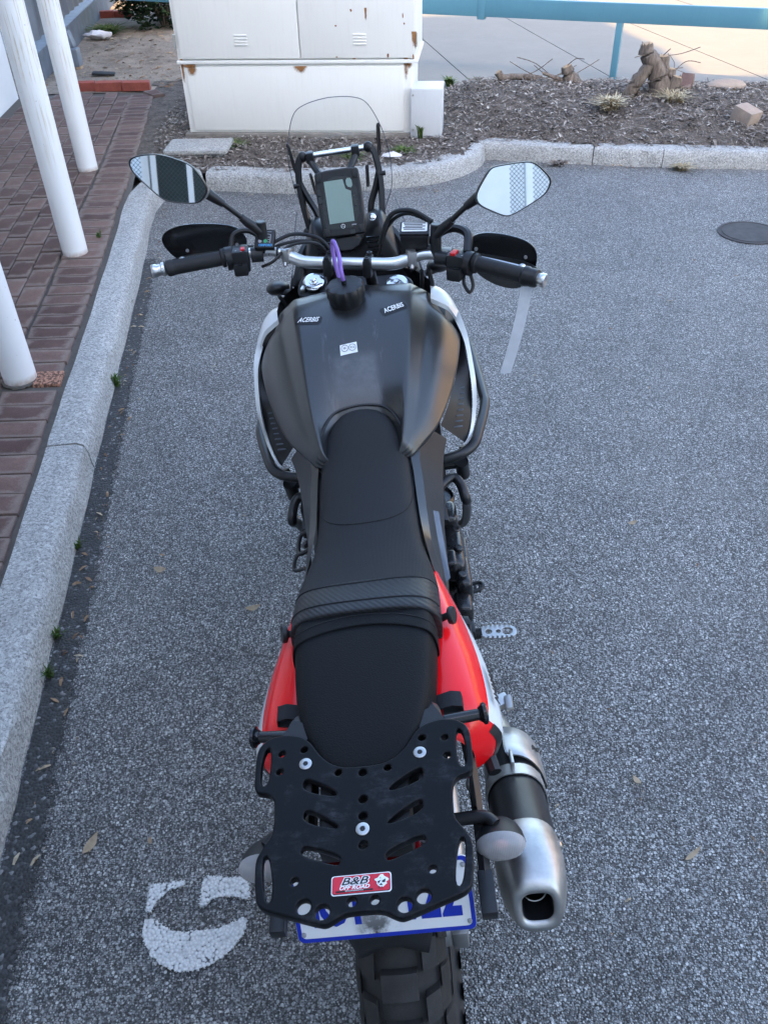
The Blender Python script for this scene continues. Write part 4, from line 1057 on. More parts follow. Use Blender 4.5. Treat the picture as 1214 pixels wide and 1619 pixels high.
b = MB(); b.tube([(-.165, .70, .66), (-.18, .74, .63), (-.175, .79, .60)], .007, 8); b.tube([(-.158, .66, .68), (-.185, .665, .665), (-.190, .625, .66), (-.162, .61, .675)], .0045, 8); b.tube([(-.15, .72, .69), (-.178, .72, .675), (-.178, .66, .675), (-.15, .655, .69)], .005, 8)
b.box((-.17, .86, .66), (.03, .10, .04), .008); b.box((-.165, .78, .67), (.022, .10, .03), .006)
b.build('clutch_cable', M['blk_metal'], en)

# side panels beside the seat
for s in (1, -1):
    b = MB()
    outer = [(.126, .765, .872), (.098, .712, .885), (.099, .64, .868), (.102, .54, .848), (.108, .46, .846), (.118, .38, .846)]
    mid_ = [(.148, .79, .866), (.116, .715, .876), (.116, .63, .856), (.117, .54, .838), (.120, .46, .830), (.126, .38, .82)]
    low = [(.176, .82, .82), (.160, .76, .79), (.150, .66, .74), (.140, .56, .70), (.136, .48, .69), (.136, .38, .70)]
    b.loft([[S2(s, p) for p in catmull(outer, 4)], [S2(s, p) for p in catmull(mid_, 4)], [S2(s, p) for p in catmull(low, 4)]], closed=False)
    b.build('side_panel', M['tank'], bike, ang=28)
b = MB(); b.add([V(.128, .60, .80), V(.139, .60, .795), V(.146, .44, .76), V(.137, .435, .755), V(.131, .52, .79)], [[0, 1, 2, 3, 4]]); b.build('frame_cover', M['base_grey'], bike)
# reservoir / hose clutter right of the frame
b = MB(); b.tube([(.14, 1.0, .70), (.15, .90, .72), (.145, .80, .70), (.15, .70, .68)], .010, 8); b.tube([(.12, .92, .78), (.155, .88, .74), (.15, .84, .66)], .008, 8); b.box((.145, .93, .73), (.03, .05, .05), .01)
b.build('coolant_hose', M['blk'], bike)

# fuel tank ----------------------------------------------------------
tank_st = [
 (0.672, [(0, 0.8350), (.047, 0.8380), (0.078, 0.9022), (0.087, 0.8945), (0.091, 0.8903), (0.096, 0.8840), (0.092, 0.8740), (0.075, 0.8340), (0.060, .74)]),
 (0.700, [(0, 0.8500), (.047, 0.8530), (0.086, 0.9266), (0.100, 0.9122), (0.106, 0.9030), (0.113, 0.8880), (0.109, 0.8780), (0.078, 0.8380), (0.060, .74)]),
 (0.735, [(0, 0.8750), (.047, 0.8800), (0.092, 0.9441), (0.111, 0.9246), (0.124, 0.9139), (0.138, 0.8910), (0.134, 0.8810), (0.103, 0.8410), (0.060, .74)]),
 (0.757, [(0, 0.8950), (.047, 0.9000), (0.096, 0.9575), (0.118, 0.9356), (0.136, 0.9214), (0.153, 0.8930), (0.149, 0.8830), (0.118, 0.8430), (0.073, .74)]),
 (0.788, [(0, 0.9500), (.047, 0.9490), (0.101, 0.9739), (0.126, 0.9482), (0.150, 0.9322), (0.171, 0.8970), (0.167, 0.8870), (0.136, 0.8470), (0.091, .74)]),
 (0.870, [(0, 1.0060), (.047, 1.0040), (0.112, 1.0090), (0.141, 0.9750), (0.172, 0.9560), (0.200, 0.9070), (0.196, 0.8970), (0.165, 0.8570), (0.120, .74)]),
 (0.950, [(0, 1.0480), (.047, 1.0460), (0.121, 1.0410), (0.154, 1.0020), (0.189, 0.9810), (0.222, 0.9250), (0.218, 0.9150), (0.187, 0.8750), (0.142, .74)]),
 (1.030, [(0, 1.0720), (.047, 1.0700), (0.130, 1.0610), (0.166, 1.0210), (0.204, 0.9980), (0.237, 0.9400), (0.233, 0.9300), (0.202, 0.8900), (0.157, .74)]),
 (1.072, [(0, 1.0775), (.047, 1.0750), (0.134, 1.0650), (0.172, 1.0260), (0.208, 1.0030), (0.240, 0.9450), (0.236, 0.9350), (0.205, 0.8950), (0.160, .74)]),
 (1.078, [(0, 1.078), (.047, 1.0755), (.135, 1.0645), (.173, 1.028), (.204, .992), (.230, .938), (.226, .928), (.195, .89), (.15, .74)]),
 (1.10, [(0, 1.077), (.047, 1.075), (.1365, 1.0640), (.176, 1.030), (.202, .990), (.224, .935), (.220, .925), (.19, .89), (.15, .74)]),
 (1.130, [(0, 1.071), (.047, 1.070), (.139, 1.061), (.180, 1.031), (.200, .985), (.218, .93), (.214, .92), (.19, .88), (.15, .74)]),
 (1.146, [(0, 1.052), (.047, 1.051), (.138, 1.044), (.179, 1.016), (.196, .975), (.212, .92), (.208, .91), (.18, .87), (.15, .74)]),
 (1.15, [(0, .95), (.047, .95), (.13, .95), (.16, .945), (.175, .93), (.19, .90), (.19, .88), (.17, .86), (.15, .74)])]
tank = body_loft('fuel_tank', tank_st, M['tank'], {1: .85, 2: .95, 3: .97, 4: .1, 5: .95, 6: .3}, 3)
tbv = BVHTree.FromPolygons([v_.co[:] for v_ in tank.data.vertices], [list(p.vertices) for p in tank.data.polygons])
def drape(o, off=.0009, th=None):
    z0 = min(v_.co.z for v_ in o.data.vertices)
    for v_ in o.data.vertices:
        h, n_, i_, d = tbv.ray_cast(V(v_.co.x, v_.co.y, 2), V(0, 0, -1))
        if h: v_.co.z = h.z + off + (v_.co.z - z0)
    o.data.update(); return o
def fine_sheet(name, pts, mat, parent, off, nx=18, ny=6, cut=True):
    """rounded strip, subdivided so that it can lie on the tank"""
    b = MB(); (x0, y0), (x1, y1), (x2, y2), (x3, y3) = pts
    vs = []; fs = []
    for i in range(nx + 1):
        for j in range(ny + 1):
            u, w_ = i / nx, j / ny
            x = (x0 * (1 - u) + x1 * u) * (1 - w_) + (x3 * (1 - u) + x2 * u) * w_; y = (y0 * (1 - u) + y1 * u) * (1 - w_) + (y3 * (1 - u) + y2 * u) * w_
            vs.append((x, y, 1.0))
    for i in range(nx):
        for j in range(ny):
            if cut and i in (0, nx - 1) and j in (0, ny - 1): continue
            a = i * (ny + 1) + j; fs.append([a, a + ny + 1, a + ny + 2, a + 1])
    b.add(vs, fs); o = b.build(name, mat, parent); drape(o, off); return o
for cx, cy, rz in ((-.098, 1.006, R(-15)), (.094, 1.006, R(24))):
    c_, s_ = math.cos(rz), math.sin(rz); q = [(cx + dx * c_ - dy * s_, cy + dx * s_ + dy * c_) for dx, dy in ((-.031, -.0125), (.031, -.0125), (.031, .0125), (-.031, .0125))]
    fine_sheet('decal', q, M['black_mark'], tank, .0008)
    b = MB(); b.addmesh(text_mesh('ACERBIS', .0165, .0002, .25, .00035, 1.02), Matrix.Translation((cx, cy, 1.0)) @ Matrix.Rotation(rz, 4, 'Z') @ Matrix.Diagonal((.76, 1.2, 1, 1)))
    o = b.build('lettering', M['white_mark'], tank, smooth=False); drape(o, .0022)
fine_sheet('decal', [(-.030, .8955), (.008, .8985), (.007, .9225), (-.030, .9195)], M['white_mark'], tank, .0010, 12, 8, False)
b = MB()
for cx, tx in ((-.0195, 'E5'), (-.0028, 'E10')):
    b.addmesh(poly2d([circ(cx, .9095, .0078, 24), circ(cx, .9095, .0070, 24)], .0002), Matrix.Translation((0, 0, 1)))
    b.addmesh(text_mesh(tx, .0058, .0001, 0, 0), Matrix.Translation((cx, .9095, 1)))
o = b.build('lettering', M['black_mark'], tank, smooth=False); drape(o, .0026)
cap = None
b = MB(); ca = V(0, -.10, 1).normalized(); rings = []
for h, r_ in ((-.02, .040), (.0, .0415), (.004, .0435), (.024, .0435), (.029, .041), (.031, .035), (.031, .001)):
    ring = []
    for k in range(64):
        a = 2 * math.pi * k / 64; lob = .0032 * max(0, math.cos(9 * a)) if .002 < h < .03 else 0
        e1 = V(1, 0, 0); e2 = ca.cross(e1); ring.append(V(-.008, 1.052, 1.082) + ca * h + (e1 * math.cos(a) + e2 * math.sin(a)) * (r_ - lob))
    rings.append(ring)
b.loft(rings); capo = b.build('filler_cap', M['blk'], tank, ang=30)
b = MB(); cpos = V(-.008, 1.048, 1.112)
b.tube([cpos, cpos + V(-.002, .004, .03), (-.012, 1.085, 1.165), (-.020, 1.115, 1.185), (-.026, 1.128, 1.176), (-.026, 1.11, 1.145), (-.020, 1.085, 1.115), (-.014, 1.066, 1.104)], .0048, 10)
b.build('breather_hose', M['purple'], tank)
b = MB(); b.cyl(cpos - V(0, 0, .004), cpos + V(0, 0, .010), .006, n=10); b.build('hose_barb', M['blk_gloss'], tank)

# rider and pillion seat ---------------------------------------------
rs = [(.795, seat_prof(.036, .944, .86)), (.783, seat_prof(.060, .9480, .85)), (.748, seat_prof(.079, .940, .84)), (.71, seat_prof(.091, .921, .82)), (.65, seat_prof(.099, .897, .80)), (.58, seat_prof(.1005, .880, .79)),
      (.50, seat_prof(.103, .873, .785)), (.44, seat_prof(.109, .876, .785, .006)), (.385, seat_prof(.119, .888, .79, .006)), (.335, seat_prof(.1245, .903, .79, .005)), (.285, seat_prof(.125, .921, .80, .003)),
      (.245, seat_prof(.125, .932, .81, .003)), (.216, seat_prof(.125, .935, .82, .003)), (.212, seat_prof(.1245, .935, .83, .003)), (.210, seat_prof(.122, .930, .83, .003))]
seat = body_loft('rider_seat', rs, M['seat'], {4: .25}, 2)
seat.data.materials.append(M['seat_vinyl'])
for p in seat.data.polygons:
    c_ = p.center
    if c_.y < .292 + .010 * abs(c_.x) / .12 or (abs(c_.x) > .1 and c_.z < .85): p.material_index = 1
sbv = BVHTree.FromPolygons([v_.co[:] for v_ in seat.data.vertices], [list(p.vertices) for p in seat.data.polygons])
def on_surf(bv, x, y, off=.0006):
    h, n_, i_, d = bv.ray_cast(V(x, y, 2), V(0, 0, -1)); return (h + n_ * off) if h else None
def seam(name, bv, pts, r_, parent, mat=None):
    P = [on_surf(bv, p.x, p.y) for p in catmull([V(*p, 0) for p in pts], 8)]; P = [p for p in P if p]
    b = MB(); b.tube(P, r_, 6, smooth=False); return b.build(name, mat or M['thread'], parent)
seam('seam', sbv, [(-.094, .67), (-.093, .60), (-.082, .535), (-.05, .505), (.0, .497), (.05, .508), (.082, .54), (.094, .60), (.094, .67)], .0011, seat)
seam('seam', sbv, [(-.122, .297), (-.06, .292), (0, .290), (.06, .296), (.122, .303)], .0013, seat)
seam('seam', sbv, [(-.121, .238), (-.06, .236), (0, .235), (.06, .236), (.121, .238)], .0013, seat)
b = MB(); b.tube([(-.090, .690, .900), (-.082, .735, .928), (-.058, .780, .944), (-.022, .794, .949), (.022, .794, .949), (.058, .780, .944), (.082, .735, .928), (.090, .690, .900)], .0028, 8); b.build('seat_trim', M['blk'], bike)
def pad_prof(w, zt, zb, crown=.003):
    return [(0, zt), (.4 * w, zt - .0005), (.75 * w, zt - .0015), (.91 * w, zt - .006), (.975 * w, zt - .020), (1.0 * w, zt - .045), (1.0 * w, (zb + zt - .045) / 2), (.96 * w, zb)]
ps = [(.238, pad_prof(.112, .918, .85, .003)), (.224, pad_prof(.1135, .922, .85, .003)), (.19, pad_prof(.1135, .925, .85, .003)), (.13, pad_prof(.110, .928, .85, .003)), (.07, pad_prof(.104, .928, .85, .003)), (.025, pad_prof(.096, .927, .85, .003)),
      (-.015, pad_prof(.082, .925, .85, .003)), (-.045, pad_prof(.066, .921, .85, .003)), (-.068, pad_prof(.046, .913, .85, .003)), (-.080, pad_prof(.022, .90, .85, .002))]
pil = body_loft('pillion_seat', ps, M['pillion'], None, 2)
pbv = BVHTree.FromPolygons([v_.co[:] for v_ in pil.data.vertices], [list(p.vertices) for p in pil.data.polygons])
bs = [(.243, pad_prof(.1145, .9235, .853, .003)), (.225, pad_prof(.1155, .9255, .853, .003)), (.205, pad_prof(.1158, .9275, .853, .003)), (.186, pad_prof(.1152, .929, .853, .003)), (.185, pad_prof(.1152, .929, .853, .003)), (.184, pad_prof(.1135, .925, .853, .003))]
band = body_loft('seat_strap', bs, M['pillion'], None, 2, parent=pil)
for v_ in band.data.vertices: v_.co.y -= .030 * (v_.co.x / .12) ** 2
bbv = BVHTree.FromPolygons([v_.co[:] for v_ in band.data.vertices], [list(p.vertices) for p in band.data.polygons])
seam('seam', bbv, [(-.115, .181), (-.06, .2), (0, .207), (.06, .2), (.115, .181)], .0008, pil)
for s, y0 in ((1, .075), (-1, .083)):
    b = MB(); b.loft([[S2(s, (.100, y0 - .013, .855)), S2(s, (.100, y0 + .013, .855)), S2(s, (.100, y0 + .013, .858)), S2(s, (.100, y0 - .013, .858))],
                      [S2(s, (.125, y0 - .013, .862)), S2(s, (.125, y0 + .013, .864)), S2(s, (.125, y0 + .013, .867)), S2(s, (.125, y0 - .013, .865))],
                      [S2(s, (.139, y0 - .013, .858)), S2(s, (.139, y0 + .013, .860)), S2(s, (.140, y0 + .013, .863)), S2(s, (.140, y0 - .013, .861))],
                      [S2(s, (.139, y0 - .013, .846)), S2(s, (.139, y0 + .013, .848)), S2(s, (.142, y0 + .013, .848)), S2(s, (.142, y0 - .013, .846))],
                      [S2(s, (.110, y0 - .013, .842)), S2(s, (.110, y0 + .013, .844)), S2(s, (.110, y0 + .013, .841)), S2(s, (.110, y0 - .013, .839))]])
    b.build('luggage_loop', M['strap_black'], bike, ang=60)

# red tail ------------------------------------------------------------
for s in (1, -1):
    st = [(.40, [(.100, .845), (.112, .842), (.122, .825), (.127, .80), (.130, .770), (.126, .735)]),
          (.34, [(.100, .845), (.118, .843), (.134, .828), (.146, .80), (.152, .765), (.145, .720)]),
          (.27, [(.098, .846), (.122, .845), (.143, .832), (.159, .806), (.176, .760), (.168, .705)]),
          (.19, [(.092, .845), (.122, .846), (.150, .834), (.170, .811), (.192, .760), (.184, .695)]),
          (.11, [(.084, .840), (.118, .843), (.150, .834), (.173, .812), (.200, .757), (.190, .700)]),
          (.075, [(.078, .830), (.112, .834), (.144, .826), (.166, .806), (.191, .757), (.182, .71)]),
          (.045, [(.070, .815), (.100, .815), (.128, .806), (.142, .788), (.150, .757), (.146, .72)])]
    rows = [catmull([V(x, y, z) for x, z in pr_], 4) for y, pr_ in st]
    cols = [catmull([rows[i][j] for i in range(len(rows))], 5) for j in range(len(rows[0]))]
    ny = len(cols[0]); b = MB(); nj = len(cols)
    def red_face(j0, j1):
        bb_ = MB(); bb_.loft([[S2(s, p) for p in cols[j]] for j in range(j0, j1 + 1)], closed=False)
        off = [[S2(s, p - V(.004, 0, .003)) for p in cols[j]] for j in range(j0, j1 + 1)]; bb_.loft(off, closed=False)
        return bb_
    tp = red_face(0, 13).build('tail_panel', M['red'], bike, ang=32)
    pn = MB(); pn.loft([[S2(s, p) for p in cols[j][6:-6]] for j in range(13, nj)], closed=False); pn.loft([[S2(s, p - V(.004, 0, 0)) for p in cols[j][6:-6]] for j in range(13, nj)], closed=False)
    wp = pn.build('side_plate', M['white_pl'], tp)
    pn = MB(); pn.loft([[S2(s, p) for p in cols[j][-7:]] for j in range(13, nj)], closed=False); pn.build('side_plate_rear', M['red'], tp)
    pn = MB(); pn.loft([[S2(s, p + V(.0012, 0, .0006)) for p in cols[j][-7:-4]] for j in range(14, nj)], closed=False); pn.build('dark_stripe', M['black_mark'], tp)
    pn = MB(); pn.loft([[S2(s, p) for p in cols[j][:7]] for j in range(13, nj)], closed=False); pn.build('side_plate_front', M['red'], tp)
    # lettering along the side plate
    o_ = cols[14][17]; e1 = (cols[14][21] - cols[14][13]).normalized(); e2 = (cols[12][17] - cols[16][17]).normalized(); nrm = V(1, 0, .35)
    tm = text_mesh('YAMAHA', .024, .0002, .3, .0008, .85); b = MB(); Mx = basis(o_ + V(.004, 0, .0022), e1 if s < 0 else -e1, e2) if False else basis(o_ + V(.0065, 0, .0035), e1, e2)
    b.addmesh(tm, Mx @ Matrix.Diagonal((.9, 1.0, 1, 1)))
    if s > 0: b.build('lettering', M['black_mark'], tp, smooth=False)
    # bungee knobs
    b = MB(); b.cyl(S2(s, (.118, .246, .855)), S2(s, (.134, .246, .862)), .006, n=12); b.lathe(S2(s, (.134, .246, .862)), S2(s, (.95, -.25, .25)), [(0, .007), (.003, .0145), (.008, .0155), (.011, .014), (.011, 0)], 20)
    b.build('bungee_knob', M['blk'], tp)

# luggage rack ---------------------------------------------------------
hR = [(0, -.0640), (.0265, -.0628), (.0435, -.0550), (.0585, -.0400), (.0720, -.0180), (.0870, -.0060), (.1085, -.0012), (.1290, -.0040), (.1425, -.0150), (.1470, -.0300), (.1455, -.0800), (.1405, -.0885), (.1240, -.0925), (.1155, -.1025), (.1135, -.1480), (.1250, -.1650), (.1335, -.1815), (.1315, -.2130), (.1270, -.2360), (.1180, -.2440), (.0920, -.2525), (.0480, -.2672), (.0400, -.2663), (.0215, -.2560), (0, -.2556)]
def round_out(h):
    full = h + [(-x, y) for x, y in h[-2:0:-1]]
    return [(p.x, p.y) for p in chaikin([V(x, y, 0) for x, y in full], 2, .2)]
def sym(pts): return [pts, [(-x, y) for x, y in pts]]
def rnd(pts, n=2): return [(p.x, p.y) for p in chaikin([V(x, y, 0) for x, y in pts], n)]
holes = []
holes += sym(rnd([(.0335, -.098), (.0355, -.1055), (.0785, -.0922), (.0797, -.0755), (.0695, -.0755)], 2))
holes += sym(rnd([(.0310, -.1450), (.0330, -.1510), (.0755, -.1370), (.0765, -.1208), (.0665, -.1215)], 2))
holes += sym(rnd([(.0270, -.1855), (.0285, -.1965), (.0345, -.1968), (.0760, -.1815), (.0775, -.1715), (.0700, -.1685)], 2))
holes += sym(rnd([(.1265, -.0190), (.1375, -.0225), (.1388, -.0780), (.1250, -.0790)], 2)); holes += sym(rnd([(.1165, -.1755), (.1265, -.1785), (.1165, -.2375), (.1065, -.2320)], 2))
for x, y in ((.0329, -.0698), (.0808, -.0288), (.1115, -.032), (.1125, -.060), (.0827, -.2132)): holes += sym(circ(x, y, .0048, 14))
for x, y in ((0, -.0735), (0, -.1125), (0, -.136), (0, -.1745), (-.0135, -.2432), (.0135, -.2432)): holes.append(circ(x, y, .0055, 14))
for x, y in ((.0703, -.2440), (.0480, -.2520)): holes += sym(circ(x, y, .0088, 18))
me = poly2d([round_out(hR)] + holes, .013, .0022, 2); b = MB(); b.addmesh(me, Matrix.Translation((0, 0, .9155)))
rack = b.build('luggage_rack', M['rack'], bike, ang=30)
for x, y in ((-.0771, -.0526), (.0771, -.0526), (0, -.1545)):
    b = MB(); b.lathe((x, y, .9222), (0, 0, 1), [(0, .0086), (.0012, .0086), (.0018, .0078), (.0018, .0036), (-.004, .0034), (-.004, 0)], 24); rb_ = b.build('rack_bolt', M['alu_dull'], rack)
    b = MB(); b.cyl((x, y, .9225), (x, y, .9243), .0033, n=6); b.build('hex_socket', M['black_mark'], rack)
def rrect(cx, cy, w_, h_, r_, n=6):
    out = []
    for k, (sx, sy) in enumerate(((1, 1), (-1, 1), (-1, -1), (1, -1))):
        for i in range(n + 1):
            a = math.pi / 2 * k + math.pi / 2 * i / n; out.append((cx + sx * (w_ / 2 - r_) + r_ * math.cos(a), cy + sy * (h_ / 2 - r_) + r_ * math.sin(a)))
    return out
BZ = .9224; bx_, by_ = -.0018, -.2238
def badge(spl, mat, z, name='badge'):
    b = MB(); b.addmesh(poly2d(spl, .0004), Matrix.Translation((bx_, by_, BZ + z))); return b.build(name, mat, rack, smooth=False)
badge([rrect(0, 0, .0715, .0238, .0035)], M['white_mark'], .0002); badge([rrect(0, 0, .0690, .0213, .0030)], M['black_mark'], .0007); badge([rrect(0, 0, .0680, .0203, .0028)], M['red_mark'], .0012)
def btext(tx, x, y, sz, mat, z, bold, sx=1.0, shear=.32):
    b = MB(); b.addmesh(text_mesh(tx, sz, .0001, shear, bold), Matrix.Translation((bx_ + x, by_ + y, BZ + z)) @ Matrix.Diagonal((sx, 1, 1, 1))); b.build('lettering', mat, rack, smooth=False)
btext('B&B', -.0085, .0032, .0125, M['white_mark'], .0017, .0010, 1.45); btext('B&B', -.0085, .0032, .0125, M['black_mark'], .0022, .0001, 1.45)
btext('OFF ROAD', -.0085, -.0040, .0064, M['white_mark'], .0017, .0002, 1.15)
badge([[(-.030, -.0088), (.014, -.0088), (.014, -.0070), (-.030, -.0070)]], M['black_mark'], .0017)
btext('ENGINEERING', -.008, -.0079, .0021, M['white_mark'], .0022, 0, 1.6, 0)
P = [(.0245 + .0072 * (1 + .18 * math.sin(5 * a) + .1 * math.sin(9 * a + 1)) * math.cos(a), .0012 + .0068 * (1 + .15 * math.cos(4 * a)) * math.sin(a)) for a in [k * 2 * math.pi / 40 for k in range(40)]]
badge([P], M['white_mark'], .0017, 'emblem')
badge([[(.0195, .0005), (.0235, .0015), (.0205, -.0025)], [(.0245, .0005), (.0290, .0030), (.0285, -.0010), (.0255, -.0012)], [(.0215, -.0040), (.0240, -.0018), (.0255, -.0045)], [(.0205, -.0060), (.0215, -.0055), (.0220, -.0090)], [(.0240, -.0060), (.0250, -.0060), (.0255, -.0090)], [(.0222, .0038), (.0236, .0044), (.0230, .0052)]], M['black_mark'], .0022, 'emblem')
# rack carrier: brackets, arms with end discs, side rails
b = MB()
for s in (1, -1):
    b.box((s * .085, -.03, .882), (.03, .12, .05), .006); b.tube([S2(s, p) for p in [(.06, .06, .86), (.095, .035, .895), (.10, -.02, .905)]], .012, 8)
    b.add([S2(s, p) for p in [(.070, .012, .915), (.100, .028, .915), (.118, -.004, .914), (.085, -.02, .914), (.07, .012, .87), (.10, .028, .87), (.118, -.004, .87), (.085, -.02, .87)]], [[0, 1, 2, 3], [0, 1, 5, 4], [1, 2, 6, 5], [2, 3, 7, 6], [3, 0, 4, 7]])
b.box((0, -.12, .89), (.12, .10, .035), .008)
b.build('rack_bracket', M['blk'], bike)
for s in (1, -1):
    a0 = S2(s, (.112, .034, .868)); a1 = S2(s, (.166, .041, .866)); b = MB(); d_ = (a1 - a0).normalized()
    b.cyl(a0, a1, .0095, .0085, 14); b.lathe(a1, d_, [(-.004, .010), (.000, .0125), (.002, .0158), (.006, .0162), (.008, .0145), (.008, 0)], 24)
    o = b.build('bobbin_arm', M['blk_gloss'], bike)
    b = MB(); b.lathe(a1 + d_ * .0082, d_, [(0, .0115), (.0006, .0115), (.0006, 0)], 20); b.build('bobbin_disc', M['grey_mark'], o)
    b = MB(); b.tube([S2(s, p) for p in [(.135, .12, .74), (.1425, .02, .755), (.1435, -.10, .752), (.143, -.175, .748)]], .0085, 4, sub=4); b.box(S2(s, (.143, -.165, .748)), (.022, .06, .02), .003); b.box(S2(s, (.140, -.02, .80)), (.006, .05, .11), .002)
    b.build('side_rail', M['blk_metal'], bike)
    b = MB(); b.sphere(S2(s, (.137, -.03, .80)), .010, sc=(.6, 1, 1.3), seg=10); b.cyl(S2(s, (.139, -.06, .765)), S2(s, (.150, -.06, .765)), .007, n=8); b.build('rail_bolt', M['steel'], bike)

# rear mudguard, tail light, number plate --------------------------------
b = MB(); rings = []
for y, z, w_ in ((.10, .79, .085), (.0, .80, .085), (-.08, .80, .08), (-.14, .77, .07), (-.175, .70, .06), (-.185, .66, .05)):
    rings.append([V(-w_, y, z - .03), V(-w_ * .9, y, z), V(0, y, z + .012), V(w_ * .9, y, z), V(w_, y, z - .03), V(w_ * .85, y + .004, z - .034), V(0, y + .004, z - .004), V(-w_ * .85, y + .004, z - .034)])
b.loft(rings); b.build('rear_mudguard', M['blk'], bike, ang=50)
b = MB(); b.box((0, -.150, .838), (.13, .05, .035), .012); tl = b.build('tail_light', M['tail_red'], bike)
pb0 = V(0, -.186, .700); pt = V(0, -.135, .800); pe = (pt - pb0).normalized(); pn_ = V(1, 0, 0).cross(pe); PM = basis((pb0 + pt) / 2, (1, 0, 0), pe); HH = (pt - pb0).length
def pplate(spl, th, off, mat, name, par, bev=0.0):
    b = MB(); b.addmesh(poly2d(spl, th, bev), PM @ Matrix.Translation((0, 0, off))); return b.build(name, mat, par, smooth=False)
plate = pplate([rrect(0, 0, .248, HH + .002, .010)], .0016, 0, M['plate'], 'number_plate', bike)
pplate([rrect(0, 0, .247, HH + .001, .0095), rrect(0, 0, .2355, HH - .0105, .006)], .0012, .0008, M['plate_blue'], 'plate_border', plate)
for x, ch in ((-.094, '1'), (-.068, 'O'), (-.037, 'T'), (.038, '1'), (.064, '2'), (.093, '2')):
    b = MB(); b.addmesh(text_mesh(ch, .098, .0005, 0, .0032), PM @ Matrix.Translation((x, -.0015, .0010)) @ Matrix.Diagonal((.56, 1, 1, 1))); b.build('lettering', M['plate_blue'], plate, smooth=False)
for x in (-.115, .115):
    for yy in (-HH / 2 + .0125, HH / 2 - .0125):
        b = MB(); b.lathe(PM @ V(x, yy, .0008), pn_, [(0, .0036), (.002, .0034), (.003, 0)], 10); b.build('plate_bolt', M['grey_mark'], plate)
b = MB(); b.add([PM @ V(*p) for p in [(-.11, -.05, -.004), (.11, -.05, -.004), (.09, .06, -.004), (-.09, .06, -.004), (-.11, -.05, -.010), (.11, -.05, -.010), (.09, .06, -.010), (-.09, .06, -.010)]], [[0, 1, 2, 3], [4, 5, 6, 7], [0, 1, 5, 4], [1, 2, 6, 5], [2, 3, 7, 6], [3, 0, 4, 7]]); b.box((0, -.10, .75), (.14, .06, .08), .012); b.build('plate_holder', M['blk'], bike)
# indicators
def indicator(s, c, stalk, name='indicator', ax=(0, -1, .42), sc=1.0, lens=True):
    c = S2(s, c); ax = Vector(ax).normalized(); b = MB(); ex = V(1, 0, 0); ey = ax.cross(ex).normalized(); rings = []
    W_, H_ = .0355 * sc, .0215 * sc
    for t_, k in ((-.052, .06), (-.050, .30), (-.044, .58), (-.033, .80), (-.018, .94), (0, 1.0), (.0005, .94)):
        rings.append([c + ax * t_ * sc + ex * W_ * k * math.cos(a) + ey * H_ * k * math.sin(a) for a in [2 * math.pi * i / 28 for i in range(28)]])
    b.loft(rings); b.tube([S2(s, p) for p in stalk], .010 * sc, 8); o = b.build(name, M['blk'], bike, ang=50)
    if lens:
        b = MB(); rings = []
        for t_, k in ((.0, .985), (.006, .97), (.014, .84), (.019, .6), (.021, .02)):
            rings.append([c + ax * t_ * sc + ex * W_ * k * math.cos(a) + ey * H_ * k * math.sin(a) for a in [2 * math.pi * i / 28 for i in range(28)]])
        b.loft(rings); b.build('lens', M['lens'], o, ang=60)
        b = MB(); rings = []
        for t_, k in ((.002, .93), (-.004, .90), (-.010, .6), (-.012, .02)):
            rings.append([c + ax * t_ * sc + ex * W_ * k * math.cos(a) + ey * H_ * k * math.sin(a) for a in [2 * math.pi * i / 28 for i in range(28)]])
        b.loft(rings, cap=(False, True)); b.build('reflector', M['reflector'], o)
        b = MB(); b.sphere(c + ax * .001, .0085 * sc, sc=(1.3, 1, 1), seg=12); b.build('bulb', M['bulb'], o)
    return o
for s in (1, -1): indicator(s, (.170, -.100, .757), [(.10, -.06, .76), (.15, -.062, .765), (.166, -.075, .764)])

# silencer ---------------------------------------------------------------
E0 = V(.210, .2305, .5075); E1 = V(.2116, -.159, .672); ED = (E1 - E0).normalized(); EX = V(1, 0, 0); EY = ED.cross(EX).normalized(); LL = (E1 - E0).length
def oval(t_, wx, hy, n=36, p=2.4, cx=0, cy=0):
    out = []
    for i in range(n):
        a = 2 * math.pi * i / n; ca_, sa_ = math.cos(a), math.sin(a)
        out.append(E0 + ED * t_ + EX * (cx + wx * math.copysign(abs(ca_) ** (2 / p), ca_)) + EY * (cy + hy * math.copysign(abs(sa_) ** (2 / p), sa_)))
    return out
KS = 1.082
def oval2(t_, wx, hy, n=36, p=2.4): return oval(t_ * KS, wx * KS, hy * KS, n, p)
b = MB(); b.loft([oval2(-.03, .012, .012), oval2(-.025, .024, .026), oval2(.0, .034, .042), oval2(.03, .041, .054), (oval2(.06, .0435, .0585)), oval2(.292, .046, .062)], cap=(True, False))
ex = b.build('silencer', M['blk_metal'], bike, ang=50)
b = MB(); b.loft([oval2(.284, .0470, .0630), oval2(.290, .0480, .064), oval2(.312, .0478, .0635), oval2(.340, .0455, .0590, p=2.6), oval2(.362, .0400, .0510, p=2.7), oval2(.378, .0345, .0430, p=2.8), oval2(.386, .0310, .0370, p=2.9), oval2(.388, .0265, .0310, p=3.0), oval2(.387, .0220, .0250, p=3.2), oval2(.382, .0203, .0225, p=3.3)], cap=(False, False))
b.build('end_cap', M['steel_satin'], ex, ang=60)
b = MB(); b.loft([oval2(.383, .0206, .0229, p=3.3), oval2(.34, .0195, .0215, p=3.2), oval2(.30, .019, .021, p=3)], cap=(False, True)); b.build('muffler_inside', M['black_mark'], ex)
b = MB(); pr_ = E0 + ED * (.352 * KS); b.tube([pr_ + EX * .0173 * math.cos(a) + EY * .0195 * math.sin(a) for a in [k * math.pi / 8 for k in range(16)]], .0011, 6, closed=True, sub=2); b.build('inner_pipe', M['steel'], ex)
